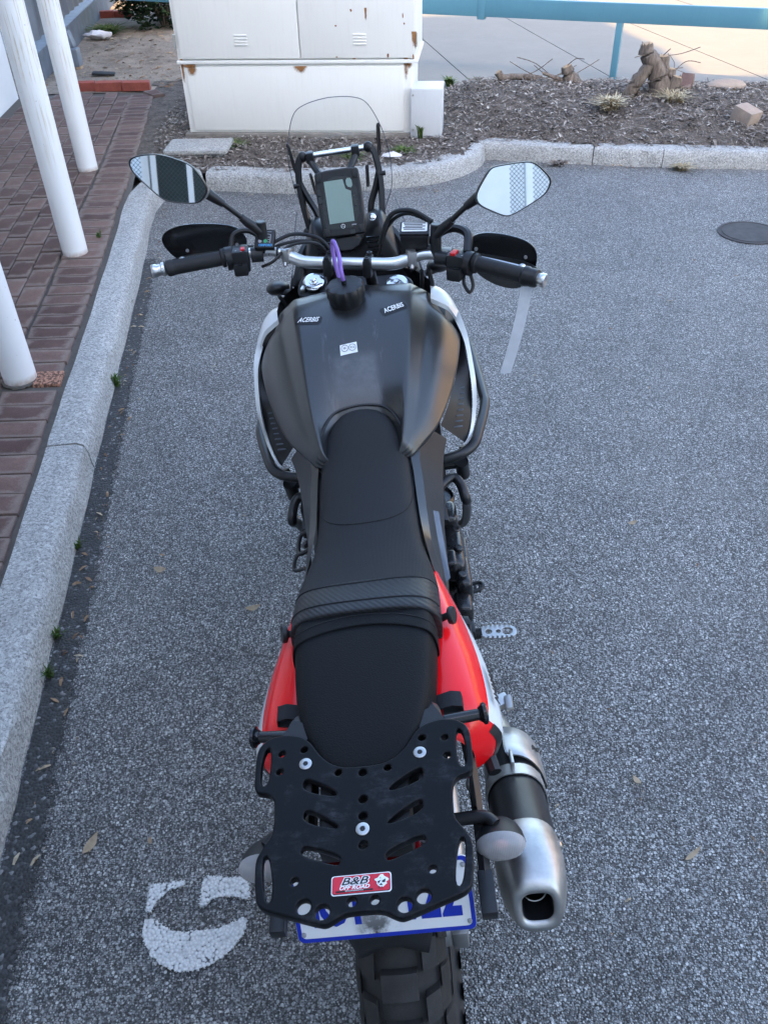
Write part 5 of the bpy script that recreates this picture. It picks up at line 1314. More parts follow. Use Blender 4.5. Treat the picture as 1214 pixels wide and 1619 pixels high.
EU = EY * -1 if EY.z < 0 else EY
b = MB(); b.loft([oval2(.150, .0462, .0615), oval2(.150, .0476, .0632), oval2(.178, .0484, .0640), oval2(.178, .0468, .0620)], cap=(False, False)); b.box(E0 + ED * (.152 * KS) + EU * .0757, (.006, .040, .018), .002, M=basis((0, 0, 0), EX, ED)); b.build('clamp_band', M['alu_dull'], ex, ang=50)
b = MB(); rings = []
for t_, k, w0, w1 in ((.050, .93, 10, 70), (.058, 1.0, -8, 92), (.085, 1.0, -22, 96), (.110, 1.0, -18, 97), (.128, 1.0, 0, 96), (.134, .95, 10, 92)):
    ring = []
    for i in range(11):
        a = R(w0 + (w1 - w0) * i / 10); ring.append(E0 + ED * (t_ * KS) + EX * .0584 * k * math.cos(a) + EU * .0779 * k * math.sin(a))
    rings.append(ring)
b.loft(rings, closed=False); b.loft([[p - V(.002, 0, .003) for p in r_] for r_ in rings], closed=False); hs = b.build('heat_shield', M['alu_dull'], ex, ang=60)
b = MB(); b.addmesh(text_mesh('M', .022, .0003, .3, .001), basis(E0 + ED * (.092 * KS) + EX * .0449 + EU * .0519, EX * .8 - EU * .6, ED * -1)); b.build('lettering', M['black_mark'], hs, smooth=False)
b = MB(); b.tube([(.145, .16, .72), (.165, .12, .715), (.172, .075, .712), (.178, .045, .708)], .011, 8); b.cyl((.172, .085, .690), (.184, .085, .690), .011, n=12); b.build('silencer_hanger', M['blk'], bike)
b = MB(); b.lathe(E0 + ED * (.305 * KS) + EX * .0481 + EU * .0325, (1, 0, .5), [(0, .006), (.003, .006), (.004, .003), (.001, .003), (.001, 0)], 12); b.build('bolt', M['steel'], ex)

# foot pegs, brake pedal --------------------------------------------------
def peg(s):
    b = MB(); me = poly2d([rnd([(0, -.020), (.055, -.022), (.082, -.018), (.092, 0), (.082, .018), (.055, .022), (0, .020)], 2), circ(.022, 0, .008, 10), circ(.045, 0, .006, 10), rnd([(.055, -.012), (.078, -.010), (.080, .010), (.055, .012)], 1)], .006, .001)
    Mx = Matrix.Translation(S2(s, (.198, .632, .385))) @ (Matrix.Rotation(R(6), 4, 'Y') if s > 0 else Matrix.Rotation(R(180), 4, 'Z'))
    b.addmesh(me, Mx)
    for i in range(7):
        for yy in (-.020, .020): b.box((0, 0, 0), (.005, .004, .010), .001, M=Mx @ Matrix.Translation((.008 + i * .011, yy, .006)))
    pg = b.build('foot_peg', M['alu_dull'], bike)
    b = MB(); b.cyl(S2(s, (.12, .632, .375)), S2(s, (.205, .632, .383)), .013, n=10); b.box(S2(s, (.165, .632, .40)), (.05, .045, .03), .008); b.tube([S2(s, p) for p in [(.12, .60, .48), (.145, .62, .43), (.17, .632, .395)]], .014, 8); b.build('peg_bracket', M['blk_metal'], bike)
    return pg
peg(1); peg(-1)
b = MB(); b.tube([(.13, .60, .36), (.165, .68, .37), (.172, .75, .395)], .008, 8); b.tube([(.172, .745, .402), (.215, .755, .405), (.224, .768, .406), (.215, .780, .405), (.176, .775, .402)], .005, 8)
for i in range(4): b.cyl((.182 + i * .011, .748, .404), (.182 + i * .011, .776, .404), .0028, n=6)
b.build('brake_pedal', M['blk_metal'], bike)
b = MB(); b.tube([(-.13, .62, .36), (-.16, .72, .37), (-.18, .78, .385), (-.215, .785, .385)], .007, 8); b.build('gear_lever', M['alu_dull'], bike)
b = MB(); b.box((.175, .272, .60), (.05, .03, .02), .004); b.box((.208, .255, .608), (.035, .026, .016), .004, M=Matrix.Rotation(R(20), 4, 'Z')); b.box((.224, .245, .616), (.014, .030, .012), .003, M=Matrix.Rotation(R(-15), 4, 'Y')); b.build('passenger_peg', M['alu_dull'], bike)

# crash bars ---------------------------------------------------------------
for s in (1, -1):
    b = MB(); b.tube([S2(s, p) for p in [(.13, 1.22, .86), (.20, 1.30, .83), (.262, 1.36, .775), (.279, 1.27, .755), (.285, 1.10, .752), (.283, 1.045, .752), (.258, .945, .75), (.236, .885, .748), (.195, .855, .745), (.130, .850, .74)]], .0125, 12, sub=7)
    b.tube([S2(s, p) for p in [(.128, .768, .70), (.155, .815, .70), (.180, .835, .70), (.196, .82, .69), (.204, .79, .665), (.208, .86, .60), (.20, 1.0, .42), (.14, 1.08, .34)]], .0115, 10, sub=6)
    b.tube([S2(s, p) for p in [(.15, .885, .70), (.205, .885, .70)]], .011, 10, sub=2); b.cyl(S2(s, (.206, .872, .715)), S2(s, (.208, .895, .66)), .016, n=14); b.cyl(S2(s, (.214, .905, .735)), S2(s, (.208, .885, .68)), .010, n=10)
    b.build('crash_bar', M['blk_metal'], bike, ang=50)

# white shrouds with louvred ducts -------------------------------------------
for s in (1, -1):
    b = MB()
    top = [(.183, 1.150, 1.036), (.204, 1.155, 1.026), (.226, 1.148, 1.006), (.243, 1.115, .978)]
    inn = [(.180, 1.090, 1.032), (.199, 1.084, 1.022), (.219, 1.085, 1.006), (.234, 1.078, .980)]
    b.loft([[S2(s, p) for p in catmull(top, 4)], [S2(s, p + V(.002, 0, .006)) for p in [Vector(q).lerp(Vector(w_), .5) for q, w_ in zip(catmull(top, 4), catmull(inn, 4))]], [S2(s, p) for p in catmull(inn, 4)], [S2(s, p - V(0, 0, .012)) for p in catmull(inn, 4)]], closed=False)
    o1 = [(.240, 1.125, .972), (.251, 1.06, .945), (.256, 1.01, .895), (.2575, .98, .850), (.253, .965, .80), (.240, .93, .765), (.222, .89, .755)]
    o2 = [(.232, 1.095, .965), (.246, 1.04, .935), (.250, .985, .880), (.249, .955, .835), (.244, .945, .795), (.232, .915, .762), (.214, .885, .753)]
    b.loft([[S2(s, p) for p in catmull(o2, 5)], [S2(s, p + V(.004, 0, .002)) for p in catmull(o1, 5)], [S2(s, p + V(0, .03, -.04)) for p in catmull(o1, 5)]], closed=False)
    o = b.build('side_shroud', M['white_pl'], bike, ang=40)
    b = MB(); q = [S2(s, p) for p in [(.168, 1.060, 1.000), (.205, 1.060, .965), (.232, 1.062, .915), (.248, 1.09, .925), (.240, 1.13, .955), (.215, 1.15, .985), (.178, 1.148, 1.005)]]; b.add(q + [p - V(0, 0, .01) for p in q], [list(range(7)), list(range(7, 14))] + [[i, (i + 1) % 7, 7 + (i + 1) % 7, 7 + i] for i in range(7)]); b.build('shroud_backing', M['blk'], o, smooth=False)
    b = MB()
    inn_ = catmull([(.236, 1.09, .93), (.230, 1.0, .885), (.215, .95, .868), (.198, .90, .852), (.178, .86, .835)], 5); out_ = catmull([(.240, 1.10, .960), (.250, 1.01, .905), (.249, .965, .845), (.240, .935, .790), (.222, .90, .760)], 5)
    b.loft([[S2(s, p - V(.012, 0, .004)) for p in inn_], [S2(s, p - V(.001, 0, .014)) for p in out_]], closed=False)
    b.build('air_duct', M['blk'], o)
    for i in range(8):
        t_ = i / 7; p = V(.222, .968, .856).lerp(V(.206, .893, .800), t_); b = MB(); b.box(S2(s, p), (.022, .0065, .003), .0008, M=Matrix.Rotation(R(-25), 4, 'X')); b.build('louvre', M['base_grey'], o)
# ---- front end: everything here turns with the steering -------------------
FD = V(0, math.sin(R(27)), -math.cos(R(27)))           # down the fork
fk = empty('front_fork'); fk.parent = bike
for s in (1, -1):
    top = V(s * .103, 1.208, 1.043); b = MB()
    b.cyl(top - FD * .0, top + FD * .40, .0265, n=20); b.cyl(top + FD * .38, top + FD * .78, .0225, n=20); b.box(top + FD * .80, (.05, .06, .10), .012)
    b.build('fork_leg', M['blk_metal'], fk, xf=ST)
    b = MB(); b.lathe(top, -FD, [(-.001, .0265), (.003, .0263), (.0045, .024), (.0045, .012), (.007, .0115), (.007, .0085), (.0045, .008), (.0045, 0)], 28); b.cyl(top - FD * .004, top - FD * .016, .0062, n=6); b.build('fork_cap', M['chrome'], fk, xf=ST)
b = MB()
me = poly2d([rnd([(-.145, -.02), (-.13, -.045), (-.06, -.05), (-.03, -.075), (.03, -.075), (.06, -.05), (.13, -.045), (.145, -.02), (.14, .025), (.10, .04), (.04, .03), (-.04, .03), (-.10, .04), (-.14, .025)], 2)], .03, .004)
b.addmesh(me, basis(V(0, 1.208, 1.043) + FD * .022, (1, 0, 0), (0, math.cos(R(27)), math.sin(R(27)))))
b.addmesh(me, basis(V(0, 1.208, 1.043) + FD * .22, (1, 0, 0), (0, math.cos(R(27)), math.sin(R(27)))))
b.build('triple_clamp', M['blk_metal'], fk, xf=ST)
b = MB()
for s in (1, -1):
    b.box((s * .128, 1.20, 1.02), (.012, .03, .03), .003)
b.build('clamp_bolt', M['steel'], fk, xf=ST)
b = MB(); rings = []
for a in [R(x) for x in (-30, 0, 30, 60, 90, 120)]:
    r_ = .40; c_ = V(0, 1.595, .36); rings.append([c_ + V(x, -math.cos(a + R(20)) * -r_ * 0 + math.cos(a) * r_, math.sin(a) * r_ + dz) for x, dz in ((-.06, -.035), (-.04, 0), (0, .012), (.04, 0), (.06, -.035))])
b.loft(rings, closed=False); b.build('front_mudguard', M['blk'], fk, xf=ST)

hb = empty('handlebar'); hb.parent = bike
b = MB(); half = [(.0, 1.150, 1.118), (.06, 1.150, 1.118), (.10, 1.152, 1.118), (.135, 1.160, 1.124), (.175, 1.164, 1.136), (.21, 1.160, 1.137), (.26, 1.147, 1.133), (.34, 1.122, 1.127), (.432, 1.080, 1.122)]
path_ = mir(half[:0:-1]) + [V(*p) for p in half]
b.tube(path_, .0115, 14, sub=8)
for s in (1, -1): b.tube([S2(s, p) for p in [(.145, 1.162, 1.128), (.12, 1.156, 1.1205), (.10, 1.152, 1.118), (.06, 1.150, 1.118), (0, 1.150, 1.118)]], .0143, 14, sub=6)
b.build('bar', M['alu'], hb, xf=ST)
for s in (1, -1):
    b = MB(); b.box((s * .047, 1.152, 1.112), (.021, .046, .042), .006); b.cyl((s * .047, 1.160, 1.10), (s * .050, 1.19, 1.03), .014, n=12)
    for dy in (-.016, .018): b.lathe((s * .047, 1.152 + dy, 1.132), (0, 0, 1), [(0, .0068), (.006, .0068), (.006, .0035), (.002, .0035), (.002, 0)], 12)
    b.build('bar_clamp', M['blk_metal'], hb, xf=ST)
    b = MB(); b.box((s * .146, 1.163, 1.130), (.022, .030, .034), .004, M=Matrix.Rotation(s * R(18), 4, 'Z')); b.cyl((s * .142, 1.150, 1.143), (s * .142, 1.150, 1.150), .004, n=8); b.cyl((s * .15, 1.146, 1.118), (s * .15, 1.140, 1.112), .0045, n=8); b.build('guard_clamp', M['alu_dull'], hb, xf=ST)
    # grip with ribs
    g0 = V(s * .292, 1.138, 1.1305); g1 = V(s * .420, 1.0855, 1.1225); gd = (g1 - g0).normalized(); b = MB(); L_ = (g1 - g0).length
    prof = [(0, .012), (0, .0215), (.008, .0218), (.010, .0175)]
    for i in range(int((L_ - .03) / .004)): prof += [(.012 + i * .004, .0166), (.0135 + i * .004, .0172), (.0145 + i * .004, .0172)]
    prof += [(L_ - .016, .0172), (L_ - .014, .0185), (L_ - .002, .0185), (L_, .016), (L_, .010)]
    b.lathe(g0, gd, prof, 28); b.build('grip', M['grip'], hb, ang=50, xf=ST)
    b = MB(); b.lathe(g1, gd, [(0, .013), (.004, .0165), (.010, .0165), (.012, .0135), (.020, .0130), (.024, .0155), (.032, .0155), (.034, .014), (.034, .006), (.031, 0)], 24); b.build('bar_end', M['alu'], hb, xf=ST)
    if s > 0:
        b = MB(); b.lathe(g1 - gd * .020, gd, [(0, .0185), (.003, .0215), (.012, .0218), (.016, .020), (.026, .0205), (.034, .0195), (.036, .014)], 24); b.build('throttle_lock', M['blk'], hb, xf=ST)
    # switch block
    sx = s * .255; b = MB(); Rz = Matrix.Rotation(s * R(-17), 4, 'Z')
    b.box((sx, 1.142, 1.127), (.040, .050, .052), .007, M=Rz); b.box((sx - s * .005, 1.118, 1.112), (.034, .022, .030), .006, M=Rz); b.cyl((sx + s * .018, 1.150 - .01, 1.13), (sx + s * .034, 1.145 - .012, 1.129), .027, n=20)
    sw = b.build('switch_block', M['blk'], hb, xf=ST)
    b = MB(); b.box((sx - s * .008 if s > 0 else sx + .010, 1.134, 1.154), (.010, .016, .005) if s < 0 else (.013, .024, .008), .0015, M=Rz); b.build('red_switch', M['red_dark'], sw, xf=ST)
    b = MB()
    if s < 0:
        b.box((sx - .006, 1.117, 1.128), (.012, .010, .004), .001, M=Rz); b.box((sx + .008, 1.108, 1.127), (.010, .006, .004), .001, M=Rz)
    else: b.box((sx, 1.112, 1.128), (.014, .012, .004), .001, M=Rz)
    b.build('rocker', M['blk_gloss'], sw, xf=ST)
    b = MB()
    for dx, dy in ((-.010, .012), (.012, .016), (.006, -.006), (-.004, -.018), (.010, -.020)): b.box((sx + dx, 1.142 + dy, 1.1533), (.004, .0022, .0006), 0, M=Rz)
    b.build('switch_mark', M['grey_mark'], sw, smooth=False, xf=ST)
    # lever and perch
    b = MB(); b.cyl((s * .205, 1.158, 1.133), (s * .232, 1.150, 1.133), .0175, n=18); b.box((s * .222, 1.185, 1.130), (.03, .04, .022), .006); b.build('lever_perch', M['blk_metal'], hb, xf=ST)
    b = MB(); b.tube([(s * .232, 1.196, 1.128), (s * .275, 1.185, 1.127), (s * .33, 1.166, 1.125), (s * .385, 1.142, 1.123), (s * .395, 1.138, 1.123)], .0055, 10); b.sphere((s * .399, 1.136, 1.123), .009, seg=12); b.build('lever', M['alu'], hb, xf=ST)
    # hand guard: a curved dark shell
    out = [(.262, 1.115), (.272, 1.150), (.295, 1.168), (.345, 1.172), (.405, 1.166), (.428, 1.148), (.432, 1.118), (.420, 1.070), (.385, 1.045), (.33, 1.05), (.285, 1.075)] if s > 0 else [(.262, 1.13), (.272, 1.162), (.295, 1.178), (.345, 1.186), (.405, 1.192), (.445, 1.180), (.455, 1.152), (.432, 1.105), (.385, 1.085), (.33, 1.085), (.285, 1.10)]
    P = chaikin([V(x, z, 0) for x, z in out], 2)
    cx_ = sum(p.x for p in P) / len(P); cz_ = sum(p.y for p in P) / len(P); b = MB()
    def gy(x, z): return 1.225 - 1.6 * (x - .33) ** 2 - .25 * (x - .30) - 2.2 * (z - 1.12) ** 2
    rr = []
    for k in (1.0, .75, .5, .25, .01): rr.append([V(s * (cx_ + (p.x - cx_) * k), gy(cx_ + (p.x - cx_) * k, cz_ + (p.y - cz_) * k), cz_ + (p.y - cz_) * k) for p in P])
    b.loft(rr, cap=(False, True)); b.loft([[p + V(0, .003, 0) for p in r_] for r_ in rr], cap=(False, True)); b.loft([rr[0], [p + V(0, .003, 0) for p in rr[0]]], cap=(False, False))
    hg = b.build('hand_guard', M['blk_gloss'], hb, ang=60, xf=ST)
    b = MB()
    for gx, gz in ((.29, 1.128), (.405, 1.125)): b.lathe((s * gx, gy(gx, gz) - .001, gz), (0, -1, .2), [(0, .0045), (.002, .004), (.0022, 0)], 10)
    b.build('guard_screw', M['grey_mark'], hg, xf=ST)
    b = MB(); b.tube([(s * .15, 1.17, 1.13), (s * .22, 1.215, 1.125), (s * .30, 1.228, 1.115), (s * .40, 1.19, 1.11), (s * .447, 1.10, 1.12)], .006, 8); b.build('guard_bar', M['blk_metal'], hb, xf=ST)
    # mirror stem
    b = MB(); p0 = V(s * .207, 1.160, 1.15); b.cyl((s * .203, 1.162, 1.135), (s * .203, 1.165, 1.208), .0125, n=16, bev=.002); b.tube([(s * .205, 1.16, 1.185), (s * .218, 1.155, 1.20), (s * .232, 1.150, 1.213)], .011, 10)
    b.tube([(s * .228, 1.151, 1.21), (s * .255, 1.14, 1.24), (s * .288, 1.125, 1.275)], .0062, 10); b.cyl((s * .226, 1.152, 1.207), (s * .241, 1.146, 1.224), .0105, .009, 14); b.cyl((s * .272, 1.131, 1.259), (s * .300, 1.121, 1.284), .0085, .0125, 14)
    b.build('mirror_stem', M['blk'], hb, xf=ST)

# mirrors: five-sided heads, angled so that they look back over the viewer
camw = V(0, 0, CAM_H); BM = Matrix.Translation((.068, .70, 0)) @ Matrix.Rotation(YAW, 4, 'Z') @ Matrix.Rotation(LEAN, 4, 'Y')
TOT = BM @ SM; TI = TOT.inverted()
mo = {1: [(.292, 1.300), (.300, 1.280), (.345, 1.259), (.362, 1.254), (.380, 1.259), (.438, 1.290), (.449, 1.312), (.445, 1.325), (.415, 1.352), (.395, 1.357), (.330, 1.352), (.318, 1.345)],
      -1: [(-.292, 1.298), (-.308, 1.274), (-.325, 1.269), (-.378, 1.275), (-.398, 1.284), (-.452, 1.338), (-.459, 1.358), (-.452, 1.369), (-.420, 1.374), (-.385, 1.372), (-.325, 1.350), (-.306, 1.325)]}
for s, tgt in ((1, V(1.30, -2.2, 2.05)), (-1, V(-1.35, -2.2, 1.95))):
    P = chaikin([V(x, 1.10, z) for x, z in mo[s]], 2, .22); c_ = sum(P, V(0, 0, 0)) / len(P)
    cw_ = TOT @ c_; vin = (cw_ - camw).normalized(); vout = (tgt - cw_).normalized(); nw = (vout - vin).normalized(); n_ = (TI.to_3x3() @ nw).normalized()
    def ony(p, k=1.0, off=0.0):
        q = c_ + (p - c_) * k; y = c_.y - (n_.x * (q.x - c_.x) + n_.z * (q.z - c_.z)) / n_.y; return V(q.x, y, q.z) + n_ * off
    b = MB(); b.add([ony(p, .945, -.001) for p in P], [list(range(len(P)))])
    hd = MB(); hd.loft([[ony(p, .94, -.004) for p in P], [ony(p, .95, .001) for p in P], [ony(p, .985, .002) for p in P], [ony(p, 1.0, -.001) for p in P], [ony(p, 1.0, -.010) for p in P], [ony(p, .88, -.026) for p in P], [ony(p, .55, -.036) for p in P], [ony(p, .02, -.039) for p in P]])
    h_ = hd.build('mirror', M['blk'], bike, ang=50, xf=ST); b.build('mirror_glass', M['mirror'], h_, smooth=False, xf=ST)
    if s > 0: h_['label'] = 'right rear-view mirror'
    else: h_['label'] = 'left rear-view mirror'

# heated-grip control box on the left, brake reservoir on the right
b = MB(); QX = V(.98, .05, 0); QY = V(0, .78, .62); QM = basis((-.196, 1.160, 1.166), QX, QY)
b.box((0, 0, 0), (.047, .047, .014), .004, M=QM); b.cyl((-.196, 1.168, 1.155), (-.190, 1.163, 1.135), .009, n=10)
b.v = [(QM @ v_ if False else v_) for v_ in b.v]
cb = b.build('control_box', M['blk'], hb, xf=ST)
def onq(me, x, y, mat, name, z=.0075, sc=1): b = MB(); b.addmesh(me, QM @ Matrix.Translation((x, y, z))); b.build(name, mat, cb, smooth=False, xf=ST)
onq(text_mesh('OXFORD', .0078, .0001, 0, .0003), .004, -.0175, M['label_blue'], 'lettering')
onq(poly2d([circ(-.010, -.007, .0042), circ(-.010, .006, .0042)], .0004), 0, 0, M['grey_mark'], 'button'); onq(poly2d([circ(.003, -.007, .0045)], .0004), 0, 0, M['led_green'], 'button')
onq(poly2d([[(.012, -.012), (.015, -.012), (.015, .010), (.006, .012), (.006, .0105), (.0135, .009), (.0135, -.012)], [(.0085, -.010), (.0125, -.010), (.0125, -.0085), (.0085, -.0085)], [(.0085, -.004), (.0125, -.004), (.0125, -.0025), (.0085, -.0025)], [(.0085, .002), (.0125, .002), (.0125, .0035), (.0085, .0035)], [(-.017, .016), (.016, .016), (.016, .0172), (-.017, .0172)]], .0003), 0, 0, M['grey_mark'], 'lettering')
b = MB(); RM = Matrix.Rotation(R(4), 4, 'Z') @ Matrix.Rotation(R(14), 4, 'X')
b.box((.152, 1.188, 1.163), (.064, .044, .046), .006, M=RM); b.box((.152, 1.186, 1.187), (.067, .047, .008), .003, M=RM); b.cyl((.185, 1.175, 1.145), (.205, 1.165, 1.14), .012, n=12)
rv = b.build('brake_reservoir', M['blk'], hb, xf=ST)
LMx = Matrix.Translation((.152, 1.1855, 1.1925)) @ RM
b = MB(); b.addmesh(poly2d([rrect(0, 0, .058, .034, .003)], .0006), LMx); b.build('reservoir_label', M['white_mark'], rv, smooth=False, xf=ST)
b = MB(); b.addmesh(poly2d([[(-.026 + .002 * (i % 3), .012 - i * .0058), (.024 - .006 * (i % 2), .012 - i * .0058), (.024 - .006 * (i % 2), .0148 - i * .0058), (-.026 + .002 * (i % 3), .0148 - i * .0058)] for i in range(5)], .0006), LMx @ Matrix.Translation((0, 0, .0006))); b.build('label_print', M['black_mark'], rv, smooth=False, xf=ST)

# cables and hoses
def cable(name, pts, r_, mat=None, steer=True): b = MB(); b.tube(pts, r_, 8, sub=8); return b.build(name, mat or M['blk'], bike, xf=ST if steer else None)
cable('cable', [(-.19, 1.175, 1.15), (-.14, 1.20, 1.165), (-.08, 1.205, 1.155), (-.045, 1.20, 1.12)], .0045); cable('cable', [(-.22, 1.165, 1.125), (-.16, 1.178, 1.150), (-.10, 1.195, 1.150), (-.05, 1.205, 1.11)], .004); cable('cable', [(-.205, 1.14, 1.11), (-.175, 1.135, 1.125), (-.14, 1.17, 1.15), (-.08, 1.195, 1.145), (-.05, 1.20, 1.10)], .0035)
cable('cable', [(-.285, 1.165, 1.14), (-.282, 1.19, 1.165), (-.25, 1.205, 1.170), (-.21, 1.20, 1.15)], .0065); cable('cable', [(.275, 1.145, 1.15), (.272, 1.19, 1.175), (.24, 1.215, 1.18), (.20, 1.225, 1.16), (.15, 1.24, 1.10)], .010)
cable('cable', [(.19, 1.20, 1.20), (.14, 1.225, 1.215), (.09, 1.235, 1.20), (.06, 1.24, 1.13)], .0055); cable('cable', [(.20, 1.205, 1.19), (.13, 1.235, 1.205), (.08, 1.245, 1.17), (.05, 1.25, 1.08)], .0045)
cable('cable', [(.282, 1.135, 1.11), (.292, 1.12, 1.085), (.285, 1.105, 1.075), (.272, 1.115, 1.09), (.27, 1.13, 1.105)], .004); cable('cable', [(.17, 1.16, 1.10), (.165, 1.19, 1.04), (.15, 1.22, .98)], .005); cable('cable', [(.185, 1.165, 1.10), (.19, 1.20, 1.03), (.16, 1.24, .96)], .006)
cable('cable', [(-.18, 1.18, 1.05), (-.165, 1.20, .99), (-.17, 1.24, .90)], .005, steer=False)
for x in (-.215, -.17):
    b = MB(); b.lathe((x, 1.160, 1.136), (1, 0, 0), [(0, .0125), (0, .014), (.004, .014), (.004, .0125)], 16, cap=(False, False)); b.build('cable_tie', M['blk'], hb, xf=ST)

# ---- cockpit (fixed to the frame) --------------------------------------------
da = V(0, 1.268, 1.138); db = V(0, 1.330, 1.275); dd = (db - da).normalized(); DM = basis((da + db) / 2 + V(-.004, 0, 0), (1, 0, 0), dd); DL = (db - da).length
b = MB(); b.addmesh(poly2d([rnd([(-.044, -.075), (.044, -.075), (.053, -.066), (.055, .066), (.046, .077), (-.046, .077), (-.055, .066), (-.053, -.066)], 1)], .026, .004), DM)
for sx in (-1, 1):
    b.box((0, 0, 0), (.014, .020, .004), .0015, M=DM @ Matrix.Translation((sx * .044, .062, .0135))); b.box((0, 0, 0), (.014, .018, .004), .0015, M=DM @ Matrix.Translation((sx * .042, -.063, .0135)))
dash = b.build('instrument_panel', M['blk'], bike, ang=40)
def ond(spl, mat, name, z, th=.0008): b = MB(); b.addmesh(poly2d(spl, th), DM @ Matrix.Translation((0, 0, z))); return b.build(name, mat, dash, smooth=False)
ond([rnd([(-.036, -.058), (.042, -.058), (.044, .058), (-.033, .060), (-.036, .02), (-.044, .005), (-.044, -.05)], 1)], M['blk_gloss'], 'panel_glass', .0134)
ond([[(-.032, -.044), (.028, -.044), (.029, .024), (.017, .030), (.013, .052), (-.032, .052)]], M['lcd'], 'lcd_screen', .0142); ond([rnd([(.020, .034), (.034, .030), (.034, .053), (.020, .053)], 1)], M['lcd'], 'lcd_screen', .0142)
ond([circ(-.001, -.0525, .0050, 20), circ(-.001, -.0525, .0042, 20)] + [[(-.001 + .0036 * math.cos(a) - .0006 * math.sin(a), -.0525 + .0036 * math.sin(a) + .0006 * math.cos(a)), (-.001 + .0036 * math.cos(a) + .0006 * math.sin(a), -.0525 + .0036 * math.sin(a) - .0006 * math.cos(a)), (-.001, -.0525)] for a in (R(90), R(210), R(330))], M['white_mark'], 'emblem', .0142)
ond([[(.020, -.0535), (.031, -.0535), (.032, -.0505), (.021, -.0505)]], M['grey_mark'], 'panel_print', .0142)
for yy in (.030, .012): ond([rrect(-.0465, yy, .009, .014, .002)], M['blk_gloss'], 'panel_button', .0140, .003)
ond([rrect(.020, -.0675, .014, .009, .002)], M['blk_gloss'], 'panel_button', .0140, .003)
ond([circ(.036 + .0035 * math.sin(k * 1.7), .012 - k * .0115, .0018, 8) for k in range(5)] + [circ(-.040, -.012 - k * .010, .0016, 8) for k in range(4)], M['castiron'], 'warning_light', .0142)
b = MB(); b.addmesh(poly2d([rnd([(-.045, 0), (.045, 0), (.025, -.035), (-.025, -.035)], 1)], .03, .004), DM @ Matrix.Translation((0, -.075, -.010))); b.build('panel_mount', M['blk'], bike)
cr = empty('cockpit_bracket'); cr.parent = bike
b = MB(); b.cyl((-.083, 1.42, 1.292), (.071, 1.42, 1.292), .0068, n=14); b.build('cross_bar', M['chrome'], cr)
b = MB()
for x in (-.068, .044):
    b.box((x, 1.415, 1.290), (.020, .026, .026), .005); b.tube([(x, 1.41, 1.282), (x * .72 - .004, 1.385, 1.262), (x * .5 - .004, 1.345, 1.255)], .0085, 8)
b.tube([(-.04, 1.36, 1.256), (-.006, 1.352, 1.252), (.024, 1.36, 1.256)], .011, 8); b.build('device_mount', M['blk'], cr)
for s in (1, -1):
    x0 = .076 if s > 0 else .086
    A_ = [(x0, 1.418, 1.296), (x0 + .013, 1.412, 1.280), (x0 + .019, 1.402, 1.235), (x0 + .018, 1.388, 1.19), (x0 + .012, 1.37, 1.14), (x0 + .008, 1.36, 1.10)]
    B_ = [(x0 + .018, 1.404, 1.235), (x0 + .004, 1.395, 1.20), (x0 - .012, 1.385, 1.165), (x0 - .016, 1.38, 1.13)]
    b = MB(); b.tube([S2(s, p) for p in A_], .0088, 4, sub=6); b.tube([S2(s, p) for p in B_], .0080, 4, sub=6); b.sphere(S2(s, (x0, 1.418, 1.293)), .0125, seg=10); b.cyl(S2(s, (x0 + .014, 1.40, 1.232)), S2(s, (x0 + .034, 1.40, 1.232)), .006, n=10)
    b.build('bracket_arm', M['blk_metal'], cr, ang=60)
    b = MB(); sl = [rrect(0, 0, .014, .075, .007), rrect(0, 0, .005, .056, .0025)]; b.addmesh(poly2d(sl, .003), basis(S2(s, (x0 + .028, 1.425, 1.305 if s > 0 else 1.29)), (.5, .85 * s, 0), (0, -.2, 1))); b.addmesh(poly2d([rrect(0, 0, .012, .055, .006), rrect(0, 0, .004, .038, .002)], .003), basis(S2(s, (x0 - .012, 1.43, 1.222)), (.5, .85 * s, 0), (0, -.2, 1))); b.build('slotted_plate', M['blk_metal'], cr, smooth=False)
# inner fairing
fr_st = [(1.285, [(0, 1.06), (.03, 1.07), (.060, 1.09), (.082, 1.105), (.103, 1.075), (.122, 1.03), (.140, .98), (.13, .90), (.10, .86)]),
         (1.30, [(0, 1.09), (.03, 1.115), (.060, 1.140), (.084, 1.150), (.104, 1.110), (.128, 1.05), (.155, .98), (.15, .90), (.11, .84)]),
         (1.34, [(0, 1.10), (.03, 1.13), (.062, 1.165), (.088, 1.168), (.108, 1.118), (.136, 1.05), (.170, .98), (.17, .88), (.12, .80)]),
         (1.42, [(0, 1.09), (.03, 1.12), (.062, 1.155), (.088, 1.150), (.112, 1.10), (.142, 1.03), (.178, .96), (.18, .86), (.12, .78)]),
         (1.50, [(0, 1.06), (.03, 1.08), (.060, 1.10), (.085, 1.09), (.110, 1.05), (.138, .99), (.165, .92), (.16, .84), (.10, .78)]),
         (1.56, [(0, .98), (.03, .98), (.055, .98), (.075, .97), (.095, .95), (.115, .92), (.13, .88), (.12, .83), (.07, .80)])]
fairing = body_loft('front_fairing', fr_st, M['blk'], {3: .5, 6: .4}, 2)
for s in (1, -1):
    b = MB(); b.loft([[S2(s, p) for p in catmull([(.122, 1.29, 1.03), (.150, 1.27, 1.03), (.182, 1.20, 1.03), (.186, 1.16, 1.03)], 4)], [S2(s, p) for p in catmull([(.155, 1.30, .95), (.185, 1.28, .95), (.215, 1.22, .95), (.218, 1.17, .95)], 4)]], closed=False); b.build('fairing_side', M['blk'], bike)
    for i in range(6):
        b = MB(); b.box(S2(s, (.062 + .0, 1.288 + .002, 1.06 + i * .012)), (.035, .006, .004), .001); b.build('grille_slat', M['blk_gloss'], fairing)
